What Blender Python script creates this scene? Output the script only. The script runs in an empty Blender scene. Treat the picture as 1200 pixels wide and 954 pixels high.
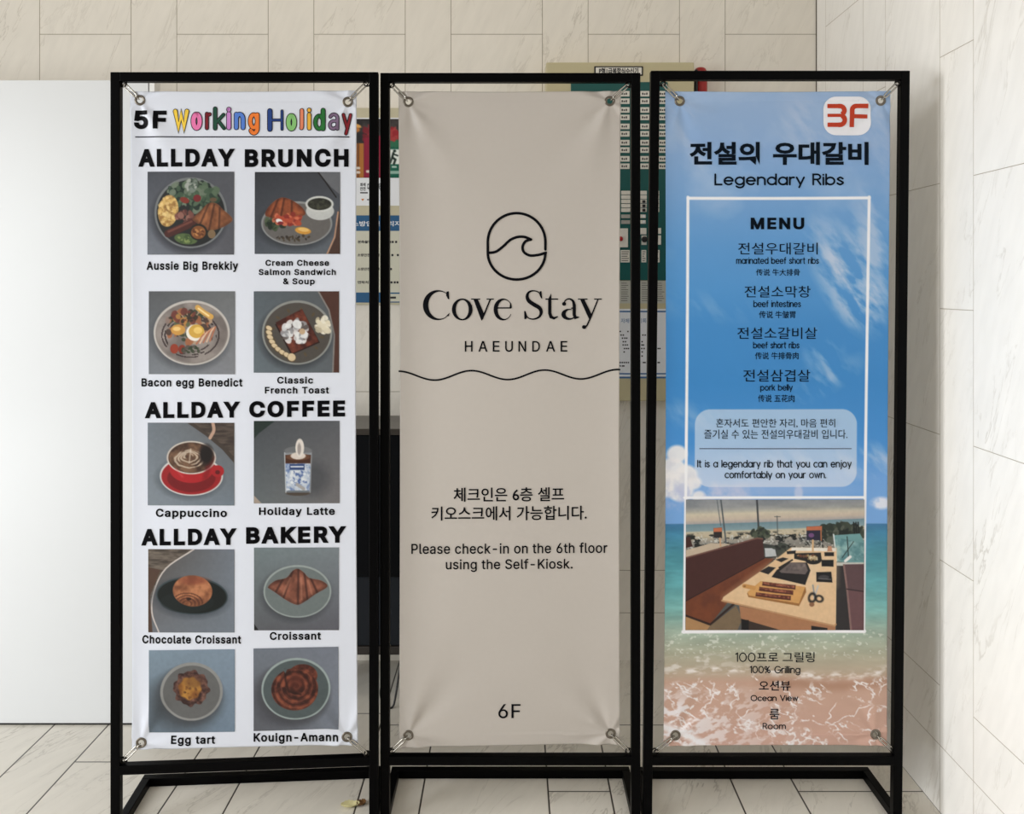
import bpy, bmesh, math, random
import numpy as np
from mathutils import Vector, Matrix

# ------------------------------------------------------------------ camera, light, exposure
S = bpy.context.scene
COL = S.collection
FOC, CX, HY, EYE = 1050.0, 600.0, 335.0, 1.455        # focal length and horizon in photo pixels, eye height in metres
cam = bpy.data.objects.new('camera', bpy.data.cameras.new('camera'))
COL.objects.link(cam)
cam.location = (0, 0, EYE)
cam.rotation_euler = (math.pi / 2, 0, 0)
cam.data.sensor_width = 36.0
cam.data.lens = FOC / 1200 * 36
cam.data.shift_y = -(477 - HY) / 1200
cam.data.clip_start = 0.05
S.camera = cam
S.view_settings.view_transform = 'Standard'
S.view_settings.look = 'None'
S.view_settings.gamma = 1.0
S.view_settings.use_curve_mapping = False
S.view_settings.exposure = 0.0

world = bpy.data.worlds.new('lobby_ambient')
S.world = world
world.use_nodes = True
world.node_tree.nodes['Background'].inputs[0].default_value = (1.0, 0.925, 0.81, 1)
world.node_tree.nodes['Background'].inputs[1].default_value = 0.43

def area(name, loc, target, sx, sy, power, color):
    l = bpy.data.lights.new(name, 'AREA')
    l.shape = 'RECTANGLE'; l.size = sx; l.size_y = sy; l.energy = power; l.color = color
    o = bpy.data.objects.new(name, l); COL.objects.link(o)
    o.location = loc
    o.rotation_euler = (Vector(target) - Vector(loc)).to_track_quat('-Z', 'Y').to_euler()
    return o
# daylight through the glazed entrance on the left, a lamp on the ceiling, plus two added fill lights
area('entrance_daylight', (-3.4, 0.2, 1.75), (1.0, 2.4, 0.8), 1.3, 1.5, 74, (0.95, 0.985, 1.0))
_l = area('right_wall_beam', (-4.6, 1.1, 1.75), (1.18, 1.75, 0.75), 1.0, 1.5, 13, (0.99, 0.995, 1.0))
_l.data.spread = math.radians(48)      # narrow beam added to brighten the right wall before the stands

area('ceiling_lamp', (-0.6, 2.6, 3.0), (-0.6, 2.61, 0.0), 3.0, 0.4, 3, (1.0, 0.86, 0.68))
_l = area('low_panel_fill', (-3.3, 0.5, 0.40), (-1.9, 2.95, 0.25), 1.2, 0.5, 5.5, (0.95, 0.98, 1.0))
_l.data.spread = math.radians(75)      # low fill added to brighten the foot of the white panel

# ------------------------------------------------------------------ helpers
def lin(c):
    c = np.asarray(c, float) / 255.0
    return np.where(c <= 0.04045, c / 12.92, ((c + 0.055) / 1.055) ** 2.4)
def rgba(c, gain=1.0):
    return tuple(float(min(1, v * gain)) for v in lin(c)) + (1.0,)

MATS = {}
def mat(name, color, rough=0.5, metal=0.0, spec=0.5, noise=0.0, scale=40, bump=0.0, coat=0.0):
    """plain paint / metal / paper with a faint procedural mottling"""
    if name in MATS: return MATS[name]
    m = bpy.data.materials.new(name); m.use_nodes = True
    nt = m.node_tree; b = nt.nodes['Principled BSDF']
    b.inputs['Base Color'].default_value = rgba(color)
    b.inputs['Roughness'].default_value = rough
    b.inputs['Metallic'].default_value = metal
    b.inputs['Specular IOR Level'].default_value = spec
    if coat: b.inputs['Coat Weight'].default_value = coat
    if noise or bump:
        tc = nt.nodes.new('ShaderNodeTexCoord'); n = nt.nodes.new('ShaderNodeTexNoise')
        n.inputs['Scale'].default_value = scale; n.inputs['Detail'].default_value = 4
        nt.links.new(tc.outputs['Object'], n.inputs['Vector'])
        if noise:
            r = nt.nodes.new('ShaderNodeMixRGB'); r.blend_type = 'MIX'
            a = np.asarray(color, float)
            r.inputs[1].default_value = rgba(np.clip(a * (1 - noise), 0, 255))
            r.inputs[2].default_value = rgba(np.clip(a * (1 + noise), 0, 255))
            nt.links.new(n.outputs['Fac'], r.inputs[0]); nt.links.new(r.outputs[0], b.inputs['Base Color'])
        if bump:
            bp = nt.nodes.new('ShaderNodeBump'); bp.inputs['Strength'].default_value = bump
            bp.inputs['Distance'].default_value = 0.002
            nt.links.new(n.outputs['Fac'], bp.inputs['Height']); nt.links.new(bp.outputs['Normal'], b.inputs['Normal'])
    MATS[name] = m
    return m

def print_mat(name, rough=0.5):
    """ink of a printed picture: colours stored per vertex of the finely meshed print"""
    if name in MATS: return MATS[name]
    m = bpy.data.materials.new(name); m.use_nodes = True
    nt = m.node_tree; b = nt.nodes['Principled BSDF']
    a = nt.nodes.new('ShaderNodeAttribute'); a.attribute_name = 'ink'
    nt.links.new(a.outputs['Color'], b.inputs['Base Color'])
    b.inputs['Roughness'].default_value = rough
    b.inputs['Specular IOR Level'].default_value = 0.3
    MATS[name] = m
    return m

def tile_mat(name, ua, u0, sign, wide, narrow, pitch, ow, on, base, vein, joint, base_course=None, jw=0.0016, va='Z', rough=0.35, vein_amt=0.6, seed=0.0, stag=0.0, lean=1.0, vary=0.12):
    """marble-look porcelain in alternating wide and narrow strips with staggered cross joints"""
    m = bpy.data.materials.new(name); m.use_nodes = True
    nt = m.node_tree; N = nt.nodes; L = nt.links
    bs = N['Principled BSDF']
    def put(sock, v):
        if isinstance(v, (int, float)): sock.default_value = v
        else: L.new(v, sock)
    def M(op, a, b=0.0, c=0.0):
        n = N.new('ShaderNodeMath'); n.operation = op
        put(n.inputs[0], a); put(n.inputs[1], b); put(n.inputs[2], c)
        return n.outputs[0]
    geo = N.new('ShaderNodeNewGeometry'); sep = N.new('ShaderNodeSeparateXYZ')
    L.new(geo.outputs['Position'], sep.inputs[0])
    period = wide + narrow
    u = M('MULTIPLY', M('SUBTRACT', sep.outputs[ua], u0), sign)
    v = sep.outputs[va]
    mu = M('FLOORED_MODULO', u, period)
    isn = M('GREATER_THAN', mu, wide)
    du = M('MINIMUM', M('MINIMUM', mu, M('ABSOLUTE', M('SUBTRACT', mu, wide))), M('SUBTRACT', period, mu))
    off = M('ADD', M('MULTIPLY', isn, on - ow), ow)
    if stag: off = M('ADD', off, M('MULTIPLY', M('FLOOR', M('DIVIDE', u, period)), stag))
    vv = M('SUBTRACT', v, off)
    mv = M('FLOORED_MODULO', vv, pitch)
    dv = M('MINIMUM', mv, M('SUBTRACT', pitch, mv))
    row = M('FLOOR', M('DIVIDE', vv, pitch))
    if base_course:
        below = M('LESS_THAN', v, base_course)
        dv = M('ADD', dv, M('MULTIPLY', below, 1.0))
        dv = M('MINIMUM', dv, M('ABSOLUTE', M('SUBTRACT', v, base_course)))
        row = M('ADD', row, M('MULTIPLY', below, 40))
    d = M('MINIMUM', du, dv)
    mr = N.new('ShaderNodeMapRange'); mr.interpolation_type = 'SMOOTHSTEP'
    L.new(d, mr.inputs[0]); mr.inputs[1].default_value = jw * 0.35; mr.inputs[2].default_value = jw
    mr.inputs[3].default_value = 1.0; mr.inputs[4].default_value = 0.0
    tid = M('ADD', M('ADD', M('MULTIPLY', M('FLOOR', M('DIVIDE', u, period)), 7.13), M('MULTIPLY', isn, 3.7)), M('MULTIPLY', row, 13.7))
    wn = N.new('ShaderNodeTexWhiteNoise'); wn.noise_dimensions = '1D'; L.new(M('ADD', tid, seed), wn.inputs['W'])
    # vein coordinates: rotate 28 degrees from the strip and stretch, shifted per tile
    a = math.radians(24)
    p = M('ADD', M('MULTIPLY', u, math.cos(a)), M('MULTIPLY', v, -math.sin(a) * sign * lean))
    q = M('ADD', M('MULTIPLY', u, math.sin(a) * sign * lean), M('MULTIPLY', v, math.cos(a)))
    cmb = N.new('ShaderNodeCombineXYZ')
    L.new(M('MULTIPLY', p, 7.0), cmb.inputs[0]); L.new(M('MULTIPLY', q, 1.5), cmb.inputs[1])
    L.new(M('MULTIPLY', wn.outputs['Value'], 50.0), cmb.inputs[2])
    n1 = N.new('ShaderNodeTexNoise'); n1.inputs['Scale'].default_value = 1.6; n1.inputs['Detail'].default_value = 5
    n1.inputs['Roughness'].default_value = 0.62; n1.inputs['Distortion'].default_value = 0.5
    L.new(cmb.outputs[0], n1.inputs['Vector'])
    ridge = M('ABSOLUTE', M('SUBTRACT', n1.outputs['Fac'], 0.5))
    r1 = N.new('ShaderNodeMapRange'); r1.interpolation_type = 'SMOOTHSTEP'
    L.new(ridge, r1.inputs[0]); r1.inputs[1].default_value = 0.0; r1.inputs[2].default_value = 0.02
    r1.inputs[3].default_value = 1.0; r1.inputs[4].default_value = 0.0
    n2 = N.new('ShaderNodeTexNoise'); n2.inputs['Scale'].default_value = 1.1; n2.inputs['Detail'].default_value = 3
    L.new(cmb.outputs[0], n2.inputs['Vector'])
    r2 = N.new('ShaderNodeMapRange'); L.new(n2.outputs['Fac'], r2.inputs[0])
    r2.inputs[1].default_value = 0.43; r2.inputs[2].default_value = 0.72
    vfac = M('MULTIPLY', M('MULTIPLY', r1.outputs[0], r2.outputs[0]), vein_amt)
    cloud = N.new('ShaderNodeTexNoise'); cloud.inputs['Scale'].default_value = 5; cloud.inputs['Detail'].default_value = 6
    L.new(cmb.outputs[0], cloud.inputs['Vector'])
    def mix(f, c1, c2):
        n = N.new('ShaderNodeMixRGB'); put(n.inputs[0], f)
        for s, c in ((n.inputs[1], c1), (n.inputs[2], c2)):
            if isinstance(c, tuple): s.default_value = c
            else: L.new(c, s)
        return n.outputs[0]
    b = np.asarray(base, float)
    c = mix(cloud.outputs['Fac'], rgba(b * 0.955), rgba(np.clip(b * 1.03, 0, 255)))
    c = mix(M('MULTIPLY', wn.outputs['Value'], vary), c, rgba(b * 0.94))
    c = mix(vfac, c, rgba(vein))
    c = mix(mr.outputs[0], c, rgba(joint))
    L.new(c, bs.inputs['Base Color'])
    bs.inputs['Roughness'].default_value = rough
    bs.inputs['Specular IOR Level'].default_value = 0.35
    bp = N.new('ShaderNodeBump'); bp.invert = True; bp.inputs['Strength'].default_value = 0.5; bp.inputs['Distance'].default_value = 0.001
    L.new(mr.outputs[0], bp.inputs['Height']); L.new(bp.outputs['Normal'], bs.inputs['Normal'])
    return m

def thing(name, label, cat, loc=(0, 0, 0), rz=0.0, group=None):
    o = bpy.data.objects.new(name, None); COL.objects.link(o)
    o.empty_display_size = 0.05
    o.location = loc; o.rotation_euler = (0, 0, rz)
    o['label'] = label; o['category'] = cat
    if group: o['group'] = group
    return o
def world_of(o):
    m = Matrix.Translation(o.location) @ o.rotation_euler.to_matrix().to_4x4()
    return world_of(o.parent) @ m if o.parent else m

def obj(name, verts, faces, mats, parent=None, midx=None, smooth=False, label=None, local=False):
    """link ONE mesh object; vertices are given in world space (or in the parent's with local=True)"""
    me = bpy.data.meshes.new(name)
    v = np.asarray(verts, float).reshape(-1, 3)
    if parent is not None and not local:
        inv = np.array(world_of(parent).inverted())
        v = v @ inv[:3, :3].T + inv[:3, 3]
    me.from_pydata([tuple(x) for x in v], [], [tuple(f) for f in faces])
    for m in (mats if isinstance(mats, (list, tuple)) else [mats]): me.materials.append(m)
    if midx is not None: me.polygons.foreach_set('material_index', np.asarray(midx, np.int32))
    if smooth: me.polygons.foreach_set('use_smooth', np.ones(len(me.polygons), bool))
    me.update()
    o = bpy.data.objects.new(name, me); COL.objects.link(o)
    if parent is not None: o.parent = parent
    if label: o['label'] = label
    return o
def tag(o, label, cat, group=None):
    o['label'] = label; o['category'] = cat
    if group: o['group'] = group
    return o
def structure(o):
    o['kind'] = 'structure'; return o

class B:
    """collects solid shapes for one mesh"""
    def __init__(s): s.v = []; s.f = []
    def add(s, v, f):
        n = len(s.v); s.v += [tuple(p) for p in v]; s.f += [tuple(i + n for i in q) for q in f]; return s
    def bm(s, bm):
        bm.verts.index_update()
        s.add([v.co[:] for v in bm.verts], [[v.index for v in f.verts] for f in bm.faces]); bm.free(); return s
    def box(s, lo, hi, bev=0.0, seg=2):
        bm = bmesh.new(); bmesh.ops.create_cube(bm, size=1)
        for v in bm.verts:
            for i in range(3): v.co[i] = lo[i] + (v.co[i] + 0.5) * (hi[i] - lo[i])
        if bev: bmesh.ops.bevel(bm, geom=bm.edges[:], offset=bev, segments=seg, profile=0.5, affect='EDGES')
        return s.bm(bm)
    def cyl(s, a, b, r, r2=None, n=20):
        a = Vector(a); b = Vector(b); r2 = r if r2 is None else r2
        q = (b - a).to_track_quat('Z', 'Y'); v = []
        for c, rr in ((a, r), (b, r2)):
            for i in range(n):
                t = 2 * math.pi * i / n
                v.append(c + q @ Vector((rr * math.cos(t), rr * math.sin(t), 0)))
        f = [(i, (i + 1) % n, n + (i + 1) % n, n + i) for i in range(n)]
        return s.add(v, f + [tuple(range(n - 1, -1, -1)), tuple(range(n, 2 * n))])
    def tube(s, pts, r, n=8, closed=False):
        P = [Vector(p) for p in pts]; k = len(P); v = []; f = []; up = None
        for i in range(k):
            if closed: t = P[(i + 1) % k] - P[i - 1]
            else: t = P[min(i + 1, k - 1)] - P[max(i - 1, 0)]
            t.normalize()
            if up is None:
                up = Vector((0, 0, 1)) if abs(t.z) < 0.9 else Vector((1, 0, 0))
            x = t.cross(up).normalized(); y = x.cross(t).normalized(); up = y
            rr = r[i] if isinstance(r, (list, tuple)) else r
            for j in range(n):
                a = 2 * math.pi * j / n
                v.append(P[i] + x * rr * math.cos(a) + y * rr * math.sin(a))
        for i in range(k if closed else k - 1):
            for j in range(n):
                f.append((i * n + j, i * n + (j + 1) % n, ((i + 1) % k) * n + (j + 1) % n, ((i + 1) % k) * n + j))
        if not closed: f += [tuple(range(n - 1, -1, -1)), tuple(range((k - 1) * n, k * n))]
        return s.add(v, f)
    def torus(s, c, R, r, normal=(0, -1, 0), n=28, m=10, flat=1.0):
        q = Vector(normal).to_track_quat('Z', 'Y'); c = Vector(c); v = []; f = []
        for i in range(n):
            a = 2 * math.pi * i / n
            for j in range(m):
                b = 2 * math.pi * j / m
                rr = R + r * math.cos(b)
                v.append(c + q @ Vector((rr * math.cos(a), rr * math.sin(a), r * flat * math.sin(b))))
        for i in range(n):
            for j in range(m):
                f.append((i * m + j, ((i + 1) % n) * m + j, ((i + 1) % n) * m + (j + 1) % m, i * m + (j + 1) % m))
        return s.add(v, f)
    def lathe(s, c, axis, prof, n=24):
        q = Vector(axis).to_track_quat('Z', 'Y'); c = Vector(c); v = []; f = []; k = len(prof)
        for r, h in prof:
            for i in range(n):
                a = 2 * math.pi * i / n
                v.append(c + q @ Vector((r * math.cos(a), r * math.sin(a), h)))
        for p in range(k - 1):
            for i in range(n):
                f.append((p * n + i, p * n + (i + 1) % n, (p + 1) * n + (i + 1) % n, (p + 1) * n + i))
        return s.add(v, f + [tuple(range(n - 1, -1, -1)), tuple(range((k - 1) * n, k * n))])
    def build(s, name, m, parent=None, smooth=False, label=None, local=False):
        return obj(name, s.v, s.f, m, parent, smooth=smooth, label=label, local=local)

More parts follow.
